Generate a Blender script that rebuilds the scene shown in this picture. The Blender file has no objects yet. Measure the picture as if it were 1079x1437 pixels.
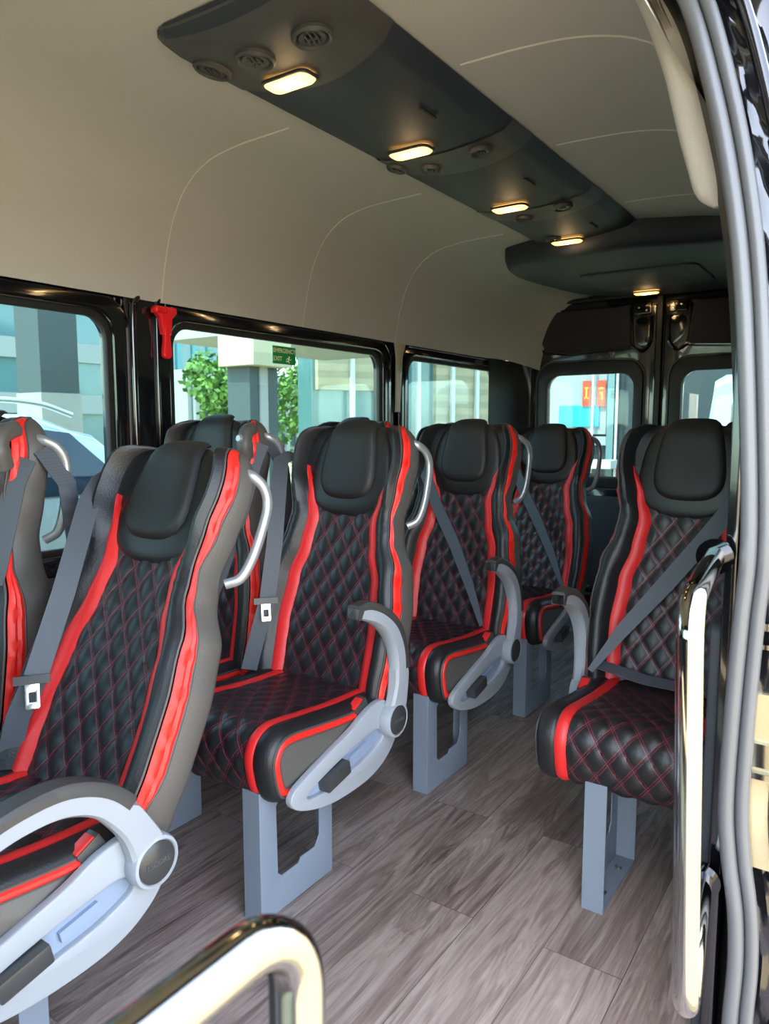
import bpy, bmesh, math, random
from mathutils import Vector, Matrix
random.seed(7)
C = bpy.context.scene.collection
S = bpy.context.scene
PI = math.pi
R = math.radians

# ------------------------------------------------------------------ materials
def new_mat(name):
    m = bpy.data.materials.new(name); m.use_nodes = True
    nt = m.node_tree; nt.nodes.clear()
    out = nt.nodes.new('ShaderNodeOutputMaterial'); b = nt.nodes.new('ShaderNodeBsdfPrincipled')
    nt.links.new(b.outputs[0], out.inputs[0])
    return m, nt, b, out

def simple(name, col, rough=.5, metal=0, bump=0, bscale=300, spec=.5, coat=0, var=0, emis=None, estr=0, sheen=0):
    m, nt, b, out = new_mat(name)
    b.inputs['Base Color'].default_value = (*col, 1); b.inputs['Roughness'].default_value = rough
    b.inputs['Metallic'].default_value = metal; b.inputs['Specular IOR Level'].default_value = spec
    b.inputs['Coat Weight'].default_value = coat; b.inputs['Coat Roughness'].default_value = .04
    if sheen: b.inputs['Sheen Weight'].default_value = sheen
    if emis: b.inputs['Emission Color'].default_value = (*emis, 1); b.inputs['Emission Strength'].default_value = estr
    if bump or var:
        tc = nt.nodes.new('ShaderNodeTexCoord'); n = nt.nodes.new('ShaderNodeTexNoise')
        n.inputs['Scale'].default_value = bscale; n.inputs['Detail'].default_value = 4
        nt.links.new(tc.outputs['Object'], n.inputs['Vector'])
        if bump:
            bp = nt.nodes.new('ShaderNodeBump'); bp.inputs['Strength'].default_value = bump; bp.inputs['Distance'].default_value = .002
            nt.links.new(n.outputs[0], bp.inputs['Height']); nt.links.new(bp.outputs[0], b.inputs['Normal'])
        if var:
            n2 = nt.nodes.new('ShaderNodeTexNoise'); n2.inputs['Scale'].default_value = bscale*.06
            nt.links.new(tc.outputs['Object'], n2.inputs['Vector'])
            mx = nt.nodes.new('ShaderNodeMixRGB'); mx.blend_type = 'MULTIPLY'; mx.inputs[0].default_value = var
            mx.inputs[1].default_value = (*col, 1); nt.links.new(n2.outputs[0], mx.inputs[2]); nt.links.new(mx.outputs[0], b.inputs['Base Color'])
    return m

def math_node(nt, op, a, b=None):
    n = nt.nodes.new('ShaderNodeMath'); n.operation = op
    for i, v in enumerate((a, b)):
        if v is None: continue
        if isinstance(v, (int, float)): n.inputs[i].default_value = v
        else: nt.links.new(v, n.inputs[i])
    return n.outputs[0]

QA, QB = .060, .086        # quilt diamond width and height
def quilt_mat():
    m, nt, b, out = new_mat('quilted_leather')
    uv = nt.nodes.new('ShaderNodeUVMap'); uv.uv_map = 'UVMap'
    sp = nt.nodes.new('ShaderNodeSeparateXYZ'); nt.links.new(uv.outputs[0], sp.inputs[0])
    U = math_node(nt, 'DIVIDE', sp.outputs[0], QA); V = math_node(nt, 'DIVIDE', sp.outputs[1], QB)
    L = 1/math.sqrt(1/QA**2 + 1/QB**2)
    masks = []
    for sgn in ('ADD', 'SUBTRACT'):
        p = math_node(nt, sgn, U, V)
        q = math_node(nt, 'SUBTRACT' if sgn == 'ADD' else 'ADD', U, V)
        f = math_node(nt, 'ABSOLUTE', math_node(nt, 'SUBTRACT', math_node(nt, 'FRACT', math_node(nt, 'ADD', p, .5)), .5))
        d = math_node(nt, 'MULTIPLY', f, L)
        dd = math_node(nt, 'ABSOLUTE', math_node(nt, 'SUBTRACT', d, .0030))
        line = math_node(nt, 'LESS_THAN', dd, .00070)
        dash = math_node(nt, 'LESS_THAN', math_node(nt, 'FRACT', math_node(nt, 'MULTIPLY', q, 11)), .66)
        masks.append(math_node(nt, 'MULTIPLY', line, dash))
    mk = math_node(nt, 'MAXIMUM', masks[0], masks[1])
    mx = nt.nodes.new('ShaderNodeMixRGB'); nt.links.new(mk, mx.inputs[0])
    mx.inputs[1].default_value = (.012, .0125, .0145, 1); mx.inputs[2].default_value = (.30, .028, .055, 1)
    nt.links.new(mx.outputs[0], b.inputs['Base Color'])
    b.inputs['Roughness'].default_value = .42
    tc = nt.nodes.new('ShaderNodeTexCoord'); n = nt.nodes.new('ShaderNodeTexNoise'); n.inputs['Scale'].default_value = 260
    nt.links.new(tc.outputs['Object'], n.inputs['Vector'])
    bp = nt.nodes.new('ShaderNodeBump'); bp.inputs['Strength'].default_value = .25; bp.inputs['Distance'].default_value = .001
    nt.links.new(n.outputs[0], bp.inputs['Height']); nt.links.new(bp.outputs[0], b.inputs['Normal'])
    return m

def wood_mat():
    m, nt, b, out = new_mat('wood_vinyl')
    tc = nt.nodes.new('ShaderNodeTexCoord'); mp = nt.nodes.new('ShaderNodeMapping')
    mp.inputs['Rotation'].default_value = (0, 0, R(90)); mp.inputs['Location'].default_value = (.31, .045, 0)
    nt.links.new(tc.outputs['Object'], mp.inputs[0])
    br = nt.nodes.new('ShaderNodeTexBrick'); br.inputs['Scale'].default_value = 1
    br.inputs['Brick Width'].default_value = 1.18; br.inputs['Row Height'].default_value = .178
    br.inputs['Mortar Size'].default_value = .0012; br.inputs['Mortar Smooth'].default_value = .3; br.offset = .37
    br.inputs['Color1'].default_value = (0, 0, 0, 1); br.inputs['Color2'].default_value = (1, 1, 1, 1); br.inputs['Mortar'].default_value = (.5, .5, .5, 1)
    nt.links.new(mp.outputs[0], br.inputs['Vector'])
    # grain, shifted per plank
    sh = nt.nodes.new('ShaderNodeVectorMath'); sh.operation = 'MULTIPLY_ADD'
    nt.links.new(br.outputs['Color'], sh.inputs[0]); sh.inputs[1].default_value = (7, 3, 5); nt.links.new(mp.outputs[0], sh.inputs[2])
    def noise(sx, sy, det, dist, rough=.6):
        mm = nt.nodes.new('ShaderNodeMapping'); mm.inputs['Scale'].default_value = (sx, sy, 1); nt.links.new(sh.outputs[0], mm.inputs[0])
        n = nt.nodes.new('ShaderNodeTexNoise'); n.inputs['Scale'].default_value = 1; n.inputs['Detail'].default_value = det
        n.inputs['Distortion'].default_value = dist; n.inputs['Roughness'].default_value = rough
        nt.links.new(mm.outputs[0], n.inputs['Vector']); return n.outputs[0]
    g1 = noise(1.5, 15, 5, 1.3); g2 = noise(6, 110, 3, .4); g3 = noise(1.1, 5, 3, .6)
    # growth rings
    rings = math_node(nt, 'SINE', math_node(nt, 'MULTIPLY', g1, 38))
    v = math_node(nt, 'ADD', math_node(nt, 'MULTIPLY', g1, .55), math_node(nt, 'MULTIPLY', g2, .38))
    v = math_node(nt, 'ADD', v, math_node(nt, 'MULTIPLY', g3, .32))
    v = math_node(nt, 'ADD', v, math_node(nt, 'MULTIPLY', rings, .055))
    sepc = nt.nodes.new('ShaderNodeSeparateColor'); nt.links.new(br.outputs['Color'], sepc.inputs[0])
    v = math_node(nt, 'ADD', v, math_node(nt, 'MULTIPLY', math_node(nt, 'SUBTRACT', sepc.outputs[0], .5), .13))
    cr = nt.nodes.new('ShaderNodeValToRGB'); e = cr.color_ramp.elements
    e[0].position = .40; e[0].color = (.095, .062, .050, 1); e[1].position = .86; e[1].color = (.47, .375, .325, 1)
    e2 = cr.color_ramp.elements.new(.60); e2.color = (.26, .195, .165, 1)
    nt.links.new(v, cr.inputs[0])
    mx = nt.nodes.new('ShaderNodeMixRGB'); mx.blend_type = 'MULTIPLY'; nt.links.new(br.outputs['Fac'], mx.inputs[0])
    nt.links.new(cr.outputs[0], mx.inputs[1]); mx.inputs[2].default_value = (.45, .42, .4, 1)
    nt.links.new(mx.outputs[0], b.inputs['Base Color']); b.inputs['Roughness'].default_value = .48
    bp = nt.nodes.new('ShaderNodeBump'); bp.inputs['Strength'].default_value = .2; bp.inputs['Distance'].default_value = .001
    nt.links.new(g2, bp.inputs['Height']); nt.links.new(bp.outputs[0], b.inputs['Normal'])
    return m

def glass_mat(name, tint, refl=1.0):
    m = bpy.data.materials.new(name); m.use_nodes = True; nt = m.node_tree; nt.nodes.clear()
    out = nt.nodes.new('ShaderNodeOutputMaterial'); t = nt.nodes.new('ShaderNodeBsdfTransparent'); g = nt.nodes.new('ShaderNodeBsdfGlossy')
    t.inputs[0].default_value = (*tint, 1); g.inputs['Roughness'].default_value = .01; g.inputs[0].default_value = (refl, refl, refl, 1)
    fr = nt.nodes.new('ShaderNodeFresnel'); ge = nt.nodes.new('ShaderNodeNewGeometry'); nt.links.new(math_node(nt, 'SUBTRACT', 1.5, math_node(nt, 'MULTIPLY', ge.outputs['Backfacing'], 1.5-1/1.5)), fr.inputs[0])
    mx = nt.nodes.new('ShaderNodeMixShader'); nt.links.new(fr.outputs[0], mx.inputs[0])
    nt.links.new(t.outputs[0], mx.inputs[1]); nt.links.new(g.outputs[0], mx.inputs[2]); nt.links.new(mx.outputs[0], out.inputs[0])
    return m

def stripes_mat(name, c1, c2, axis, scale, duty=.5, rough=.7):
    m, nt, b, out = new_mat(name)
    tc = nt.nodes.new('ShaderNodeTexCoord'); sp = nt.nodes.new('ShaderNodeSeparateXYZ'); nt.links.new(tc.outputs['Object'], sp.inputs[0])
    f = math_node(nt, 'LESS_THAN', math_node(nt, 'FRACT', math_node(nt, 'MULTIPLY', sp.outputs[axis], scale)), duty)
    n = nt.nodes.new('ShaderNodeTexNoise'); n.inputs['Scale'].default_value = 1.3; nt.links.new(tc.outputs['Object'], n.inputs['Vector'])
    mx = nt.nodes.new('ShaderNodeMixRGB'); nt.links.new(f, mx.inputs[0]); mx.inputs[1].default_value = (*c1, 1); mx.inputs[2].default_value = (*c2, 1)
    m2 = nt.nodes.new('ShaderNodeMixRGB'); m2.blend_type = 'MULTIPLY'; m2.inputs[0].default_value = .5
    nt.links.new(mx.outputs[0], m2.inputs[1]); nt.links.new(n.outputs[0], m2.inputs[2]); nt.links.new(m2.outputs[0], b.inputs['Base Color'])
    b.inputs['Roughness'].default_value = rough
    return m

M = {}
M['quilt'] = quilt_mat()
M['black_leather'] = simple('black_leather', (.013, .013, .0145), .42, bump=.35, bscale=220)
M['head_leather'] = simple('matt_black_leather', (.012, .012, .012), .55, bump=.3, bscale=260)
M['red'] = simple('red_leather', (.72, .022, .022), .42, bump=.3, bscale=200)
M['red_bright'] = simple('red_side_leather', (.86, .022, .014), .45, bump=.5, bscale=60)
M['grey_leather'] = simple('grey_side_leather', (.095, .088, .080), .45, bump=.3, bscale=220)
M['piping'] = simple('piping', (.075, .060, .058), .5)
M['shell'] = simple('seat_shell_plastic', (.05, .05, .052), .45, bump=.2)
M['arm'] = simple('light_grey_plastic', (.33, .355, .39), .42, bump=.12, bscale=500)
M['arm_recess'] = simple('recess_grey_plastic', (.25, .31, .42), .45)
M['arm_pad'] = simple('dark_arm_pad', (.055, .052, .050), .5, bump=.2, bscale=400)
M['cap'] = simple('dark_cap', (.045, .045, .046), .3)
M['cap_text'] = simple('cap_lettering', (.085, .08, .085), .4)
M['silver'] = simple('silver_plastic', (.33, .34, .36), .3, metal=.5)
M['leg'] = simple('grey_powder_coat', (.19, .225, .275), .45, bump=.1, bscale=600)
M['belt'] = stripes_mat('belt_webbing', (.10, .115, .14), (.12, .135, .165), 0, 400, .5, .6)
M['belt_plastic'] = simple('buckle_plastic', (.025, .025, .027), .35)
M['steel'] = simple('steel', (.6, .6, .6), .25, metal=1)
M['red_button'] = simple('red_button', (.8, .02, .02), .35)
M['chrome'] = simple('chrome', (.46, .45, .43), .06, metal=1)
M['dark_chrome'] = simple('dark_chrome', (.09, .09, .10), .10, metal=1)
M['wood'] = wood_mat()
M['headliner'] = simple('headliner_fabric', (.47, .455, .425), .9, bump=.35, bscale=700, spec=.1)
M['seam'] = simple('headliner_seam', (.58, .55, .5), .9)
M['trim_fabric'] = simple('pillar_fabric', (.60, .57, .52), .9, bump=.4, bscale=500, spec=.1)
M['console'] = simple('console_plastic', (.022, .027, .042), .6, bump=.15, bscale=600)
M['console_lit'] = simple('lit_console_plastic', (.055, .056, .058), .55, bump=.15, bscale=600)  # console plastic in the paler tone that light gives its front
M['vent'] = simple('vent_plastic', (.03, .032, .036), .4)
M['hole'] = simple('dark_gap', (.004, .004, .004), .8)
M['lens'] = simple('lamp_lens', (.9, .7, .4), .2, emis=(1, .50, .12), estr=1.6)
M['lens_hot'] = simple('lamp_bulb', (1, .9, .7), .2, emis=(1, .80, .45), estr=12)
M['gloss_black'] = simple('gloss_black_paint', (.006, .006, .008), .12, coat=1)
M['matt_black'] = simple('matt_black', (.012, .012, .014), .5)
M['door_pad'] = simple('door_trim_fabric', (.028, .026, .034), .85, bump=.2)
M['wall_trim'] = simple('wall_trim', (.03, .036, .046), .6)
M['rubber'] = simple('window_rubber', (.012, .012, .012), .5)
M['seal'] = simple('door_seal_rubber', (.095, .10, .108), .32, bump=.15, bscale=300)
M['glass'] = glass_mat('tinted_glass', (.58, .715, .705))
M['glass_rear'] = glass_mat('rear_tinted_glass', (.50, .62, .62))
M['hammer'] = simple('hammer_plastic', (.85, .012, .02), .35)
M['sign_green'] = simple('sign_green', (.01, .30, .06), .5)
M['sign_text'] = simple('sign_lettering', (.95, .95, .62), .5)
M['car_white'] = simple('car_paint', (.46, .52, .56), .15, coat=1)
M['car_glass'] = simple('car_glass', (.010, .022, .045), .05, spec=1)
M['alu'] = simple('roof_rail', (.75, .76, .78), .3, metal=.6)
M['ground'] = simple('concrete_yard', (.44, .35, .20), .9)
M['bark'] = simple('bark', (.08, .05, .03), .9)
M['plaster'] = simple('plaster', (.32, .34, .34), .8)
M['concrete'] = simple('concrete', (.33, .33, .32), .8, var=.3, bscale=30)
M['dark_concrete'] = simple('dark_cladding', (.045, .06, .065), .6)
M['teal_glass'] = simple('curtain_glass', (.09, .19, .21), .1, spec=1)
M['sky_backdrop_frame'] = simple('sky_backdrop_frame', (.10, .30, .36), .5)
M['stone'] = stripes_mat('beige_stone', (.62, .55, .37), (.50, .45, .31), 2, 3.2, .5)
M['white_post'] = simple('white_post', (.62, .65, .65), .5)
M['sign_blue'] = simple('shop_blue', (.02, .42, .72), .5)
M['sign_red'] = simple('banner_red', (.78, .07, .03), .6)
M['yellow'] = simple('banner_yellow', (.85, .55, .05), .6)
M['sand'] = simple('painted_sill', (.45, .40, .30), .3, coat=.5)
M['shop_wall_dark'] = simple('shop_dark', (.03, .04, .045), .5)  # dark storefront wall

def leaf_mat():
    m, nt, b, out = new_mat('foliage')
    tc = nt.nodes.new('ShaderNodeTexCoord'); n = nt.nodes.new('ShaderNodeTexNoise'); n.inputs['Scale'].default_value = 3.5; n.inputs['Detail'].default_value = 6
    nt.links.new(tc.outputs['Object'], n.inputs['Vector'])
    cr = nt.nodes.new('ShaderNodeValToRGB'); cr.color_ramp.elements[0].position = .35; cr.color_ramp.elements[0].color = (.03, .10, .015, 1)
    cr.color_ramp.elements[1].position = .68; cr.color_ramp.elements[1].color = (.20, .38, .06, 1)
    nt.links.new(n.outputs[0], cr.inputs[0]); nt.links.new(cr.outputs[0], b.inputs['Base Color']); b.inputs['Roughness'].default_value = .6
    return m
M['leaf'] = leaf_mat()

# ------------------------------------------------------------------ mesh helpers
class MB:
    def __init__(s): s.v = []; s.f = []; s.uv = None
    def add(s, vs, fs):
        o = len(s.v); s.v += [tuple(p) for p in vs]; s.f += [tuple(i+o for i in f) for f in fs]; return s
    def box(s, cx, cy, cz, sx, sy, sz, mat=None):
        vs = [Vector((x*sx/2, y*sy/2, z*sz/2)) for x in (-1, 1) for y in (-1, 1) for z in (-1, 1)]
        if mat is not None: vs = [mat @ v for v in vs]
        vs = [v+Vector((cx, cy, cz)) for v in vs]
        return s.add(vs, [(0, 1, 3, 2), (4, 6, 7, 5), (0, 4, 5, 1), (2, 3, 7, 6), (0, 2, 6, 4), (1, 5, 7, 3)])
    def grid(s, rows, close_u=False, close_v=False):
        n = len(rows); m = len(rows[0]); vs = [p for r in rows for p in r]; fs = []
        for i in range(n if close_v else n-1):
            for j in range(m if close_u else m-1):
                a = i*m+j; b = i*m+(j+1) % m; c = ((i+1) % n)*m+(j+1) % m; d = ((i+1) % n)*m+j
                fs.append((a, b, c, d))
        return s.add(vs, fs)
    def tube(s, pts, r, seg=14, closed=False, cap=True, ry=None, up=None):
        pts = [Vector(p) for p in pts]; n = len(pts); rs = r if isinstance(r, (list, tuple)) else [r]*n
        T = []
        for i in range(n):
            a = pts[(i-1) % n] if (closed or i > 0) else pts[i]; b = pts[(i+1) % n] if (closed or i < n-1) else pts[i]
            T.append((b-a).normalized())
        u = Vector(up) if up else (Vector((0, 0, 1)) if abs(T[0].z) < .9 else Vector((1, 0, 0)))
        rows = []
        nrm = (u - T[0]*u.dot(T[0])).normalized()
        for i in range(n):
            base = u if up else nrm
            nrm = (base - T[i]*base.dot(T[i])); nrm = nrm.normalized() if nrm.length > 1e-6 else Vector((1, 0, 0))
            bn = T[i].cross(nrm); k = ry/r if (ry and not isinstance(r, (list, tuple))) else 1
            rows.append([pts[i]+nrm*rs[i]*math.cos(a)+bn*rs[i]*k*math.sin(a) for a in [2*PI*j/seg for j in range(seg)]])
        o = len(s.v); s.grid(rows, close_u=True, close_v=closed)
        if cap and not closed:
            s.f.append(tuple(o+j for j in range(seg))[::-1]); s.f.append(tuple(o+(n-1)*seg+j for j in range(seg)))
        return s
    def lathe(s, prof, c, axis='z', seg=32):
        rows = []
        for rr, h in prof:
            row = []
            for j in range(seg):
                a = 2*PI*j/seg; x, y = rr*math.cos(a), rr*math.sin(a)
                p = {'z': (x, y, h), 'x': (h, x, y), 'y': (x, h, y)}[axis]; row.append(Vector(c)+Vector(p))
            rows.append(row)
        o = len(s.v); s.grid(rows, close_u=True); n = len(prof)
        if prof[0][0] > 1e-5: s.f.append(tuple(o+j for j in range(seg)))
        if prof[-1][0] > 1e-5: s.f.append(tuple(o+(n-1)*seg+j for j in range(seg)))
        return s
    def mesh(s, name, smooth=True, recalc=True):
        me = bpy.data.meshes.new(name); me.from_pydata([tuple(v) for v in s.v], [], s.f); me.update()
        bm = bmesh.new(); bm.from_mesh(me)
        if s.uv:
            lay = bm.loops.layers.uv.new('UVMap')
            bm.verts.ensure_lookup_table()
            for f in bm.faces:
                for l in f.loops: l[lay].uv = s.uv[l.vert.index]
        if not s.uv: bmesh.ops.remove_doubles(bm, verts=bm.verts, dist=1e-5)
        if recalc: bmesh.ops.recalc_face_normals(bm, faces=bm.faces)
        for f in bm.faces: f.smooth = smooth
        if smooth:
            for e in bm.edges:
                if len(e.link_faces) == 2 and e.calc_face_angle(0) > R(38): e.smooth = False
        bm.to_mesh(me); bm.free(); return me
    def build(s, name, mat, parent=None, **k): return link(name, s.mesh(name, **k), mat, parent)

def link(name, me, mat=None, parent=None):
    o = bpy.data.objects.new(name, me); C.objects.link(o)
    if mat is not None and not me.materials: me.materials.append(mat)
    if parent: o.parent = parent
    return o
def tag(o, label, cat, group=None, kind=None):
    o['label'] = label; o['category'] = cat
    if group: o['group'] = group
    if kind: o['kind'] = kind
    return o
def struct(o): o['kind'] = 'structure'; return o
def empty(name, loc=(0, 0, 0), rz=0):
    o = bpy.data.objects.new(name, None); C.objects.link(o); o.location = loc; o.rotation_euler = (0, 0, rz); o.empty_display_size = .1
    return o

def rrect(x0, y0, x1, y1, r, n=8):
    rr = r if isinstance(r, (list, tuple)) else [r]*4
    out = []
    for (cx, cy, a0, q) in ((x1-rr[0], y1-rr[0], 0, rr[0]), (x0+rr[1], y1-rr[1], 90, rr[1]), (x0+rr[2], y0+rr[2], 180, rr[2]), (x1-rr[3], y0+rr[3], 270, rr[3])):
        for i in range(n+1):
            a = R(a0+90*i/n); out.append((cx+q*math.cos(a), cy+q*math.sin(a)))
    return out
def smooth_loop(pts, k=6):
    n = len(pts); out = []
    for i in range(n):
        p0, p1, p2, p3 = [Vector(pts[(i+j) % n]) for j in (-1, 0, 1, 2)]
        for j in range(k):
            t = j/k; out.append(tuple(.5*((2*p1)+(p2-p0)*t+(2*p0-5*p1+4*p2-p3)*t*t+(3*p1-p0-3*p2+p3)*t**3)))
    return out
def smooth_path(pts, k=6):
    pts = [Vector(p) for p in pts]; n = len(pts); out = []
    for i in range(n-1):
        p0 = pts[i-1] if i else pts[0]*2-pts[1]; p1 = pts[i]; p2 = pts[i+1]; p3 = pts[i+2] if i+2 < n else pts[-1]*2-pts[-2]
        for j in range(k):
            t = j/k; out.append(.5*((2*p1)+(p2-p0)*t+(2*p0-5*p1+4*p2-p3)*t*t+(3*p1-p0-3*p2+p3)*t**3))
    out.append(pts[-1]); return out

def plate_mesh(name, outer, holes=(), th=.01, bevel=.002, plane='x', off=0.0, mirror=False):
    """flat plate with holes; outline 2D (a,b). plane 'x': a->y, b->z, thickness along x, centred at off"""
    cu = bpy.data.curves.new(name, 'CURVE'); cu.dimensions = '2D'; cu.fill_mode = 'BOTH'
    cu.extrude = max(th/2-bevel, 0); cu.bevel_depth = bevel; cu.bevel_resolution = 2; cu.offset = -bevel
    for lp in [outer]+list(holes):
        sp = cu.splines.new('POLY'); sp.points.add(len(lp)-1)
        for i, p in enumerate(lp): sp.points[i].co = (p[0], p[1], 0, 1)
        sp.use_cyclic_u = True
    ob = bpy.data.objects.new(name, cu); C.objects.link(ob)
    dg = bpy.context.evaluated_depsgraph_get(); me = bpy.data.meshes.new_from_object(ob.evaluated_get(dg))
    bpy.data.objects.remove(ob); bpy.data.curves.remove(cu)
    for v in me.vertices:
        a, b, c = v.co
        if mirror: c = -c
        v.co = {'x': (off+c, a, b), 'y': (a, off+c, b), 'z': (a, b, off+c)}[plane]
    me.materials.clear()
    bm = bmesh.new(); bm.from_mesh(me); bmesh.ops.remove_doubles(bm, verts=bm.verts, dist=1e-6); bmesh.ops.recalc_face_normals(bm, faces=bm.faces)
    for f in bm.faces: f.smooth = True
    for e in bm.edges:
        if len(e.link_faces) == 2 and e.calc_face_angle(0) > R(30): e.smooth = False
    bm.to_mesh(me); bm.free(); me.name = name
    return me
def plate(name, mat, parent, *a, **k): return link(name, plate_mesh(name, *a, **k), mat, parent)

def text_mesh(s, size, depth=.0005):
    cu = bpy.data.curves.new('lettering', 'FONT'); cu.body = s; cu.size = size; cu.extrude = depth; cu.offset = size*.012; cu.align_x = 'CENTER'; cu.align_y = 'CENTER'
    ob = bpy.data.objects.new('lettering', cu); C.objects.link(ob)
    dg = bpy.context.evaluated_depsgraph_get(); me = bpy.data.meshes.new_from_object(ob.evaluated_get(dg))
    bpy.data.objects.remove(ob); bpy.data.curves.remove(cu); me.materials.clear(); return me

def lerp_tab(tab, x):
    if x <= tab[0][0]: return tab[0][1]
    for (a, va), (b, vb) in zip(tab, tab[1:]):
        if x <= b:
            t = (x-a)/(b-a); t = t*t*(3-2*t); return va+(vb-va)*t
    return tab[-1][1]

# ------------------------------------------------------------------ SEAT
T_TOP = .765; R_TOP = .05; MID = -.035
W_TAB = [(-.06, .205), (0, .222), (.10, .231), (.22, .232), (.34, .217), (.43, .184), (.49, .176), (.57, .188), (.64, .196), (.70, .194)]
K_TAB = [(-.06, .0), (.30, .0), (.50, .028), (.70, .032)]
P_TAB = [(-.06, .136), (0, .140), (.16, .143), (.29, .130), (.39, .104), (.47, .094), (.54, .112), (.635, .158), (.70, .162)]
S_TAB = [(-.06, .034), (.30, .036), (.45, .034), (.54, .026), (.635, .001), (.70, .001)]
B_TAB = [(-.06, .038), (.05, .050), (.28, .055), (.40, .048), (.48, .044), (.60, .066), (.70, .066)]
RB_TAB = [(-.06, .004), (.0, .026), (.10, .044), (.30, .042), (.42, .018), (.48, .011), (.57, .030), (.68, .038), (.76, .034)]
def w_at(h):
    w = lerp_tab(W_TAB, h); rc = .10
    if h > T_TOP-rc:
        k = min((h-(T_TOP-rc))/rc, 1); w -= .078*(1-math.sqrt(max(0, 1-k*k*.97)))
    return w
def half_section(h):
    """right half of the section at height h: list of (s,d), with band names between consecutive points"""
    w = w_at(h); p = min(lerp_tab(P_TAB, h), w-.035); r = lerp_tab(S_TAB, h); q = min(p+r, w-.022); b = lerp_tab(B_TAB, h); rb = lerp_tab(RB_TAB, h)
    pts = []
    pts.append((p, .006))                              # panel edge
    pts.append((p+.12*(q-p), .010)); pts.append(((p+q)/2, .020)); pts.append((q-.1*(q-p), .022)); pts.append((q, .021))   # stripe
    wr = 0.0
    for k in (.12, .3, .5, .7, .85, .95):
        s = q+(w-q)*k; d = .021+(b-.021)*math.sin(min(k/.62, 1)*PI/2)
        if k > .6: d -= (b-.024)*((k-.6)/.4)**2*.55
        if .34 < h < .56 and .2 < k < .9: d += .0022*math.sin(h*240+k*3)*math.exp(-((h-.46)/.06)**2)
        pts.append((s, d))
    d0 = b*.55+.010
    pts.append((w, d0))                                # piping edge
    pts.append((w+.003, d0-.006))
    wr = .0012*math.sin(h*95)+.0010*math.sin(h*171+1)
    for k, o in ((.14, .0045), (.33, .0070), (.52, .0030), (.70, .0068), (.88, .0045)):
        pts.append((w+.003+(o+wr*(1 if k < .5 else -1))*min(1, rb/.02), d0-.006-rb*k))
    pts.append((w+.003, d0-.006-rb))
    e = d0-.006-rb
    pts.append((w+.002, e-.003)); K = lerp_tab(K_TAB, h)
    for k in (.2, .5, .8):
        pts.append((w+.002+.006*math.sin(k*PI), e-.003-(e+.080-K)*k))
    pts.append((w-.006, -.086+K)); pts.append((w-.03, -.098+K))
    return pts
NB = dict(panel=0, stripe=(0, 4), bolster=(4, 11), piping=(11, 12), red=(12, 16), pip2=(16, 17), grey=(17, 22))
def bend(s, d, t):
    """(s, depth, height-path) -> point in backrest frame; the path curls back over the top"""
    t0 = T_TOP-R_TOP
    if t <= t0: return Vector((s, -d, t))
    ph = (t-t0)/R_TOP; dd = MID+(d-MID)*math.cos(ph)
    return Vector((s, -dd, t0+R_TOP*math.sin(ph)*(1+(d/R_TOP)*.6 if d > 0 else 1)))
def row_heights():
    hs = [-.05+i*(T_TOP-R_TOP+.05)/74 for i in range(75)]; rows = [(h, 0) for h in hs]
    for i in range(1, 9): ph = PI/2*i/8; rows.append((T_TOP-R_TOP+R_TOP*math.sin(ph), ph))
    return rows
def sec_points(h, ph, side):
    out = []
    for s, d in half_section(h):
        dd = MID+(d-MID)*math.cos(ph); out.append(Vector((s*side, -dd, h)))
    return out
def panel_d(s, p): return .006*(s/p)**2 if p else 0
def groove(u, v):
    return (abs(math.sin(PI*(u/QA+v/QB)))*abs(math.sin(PI*(u/QA-v/QB))))**.42

_cache = {}
def cached(key, fn):
    if key not in _cache: _cache[key] = fn()
    return _cache[key]

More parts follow.
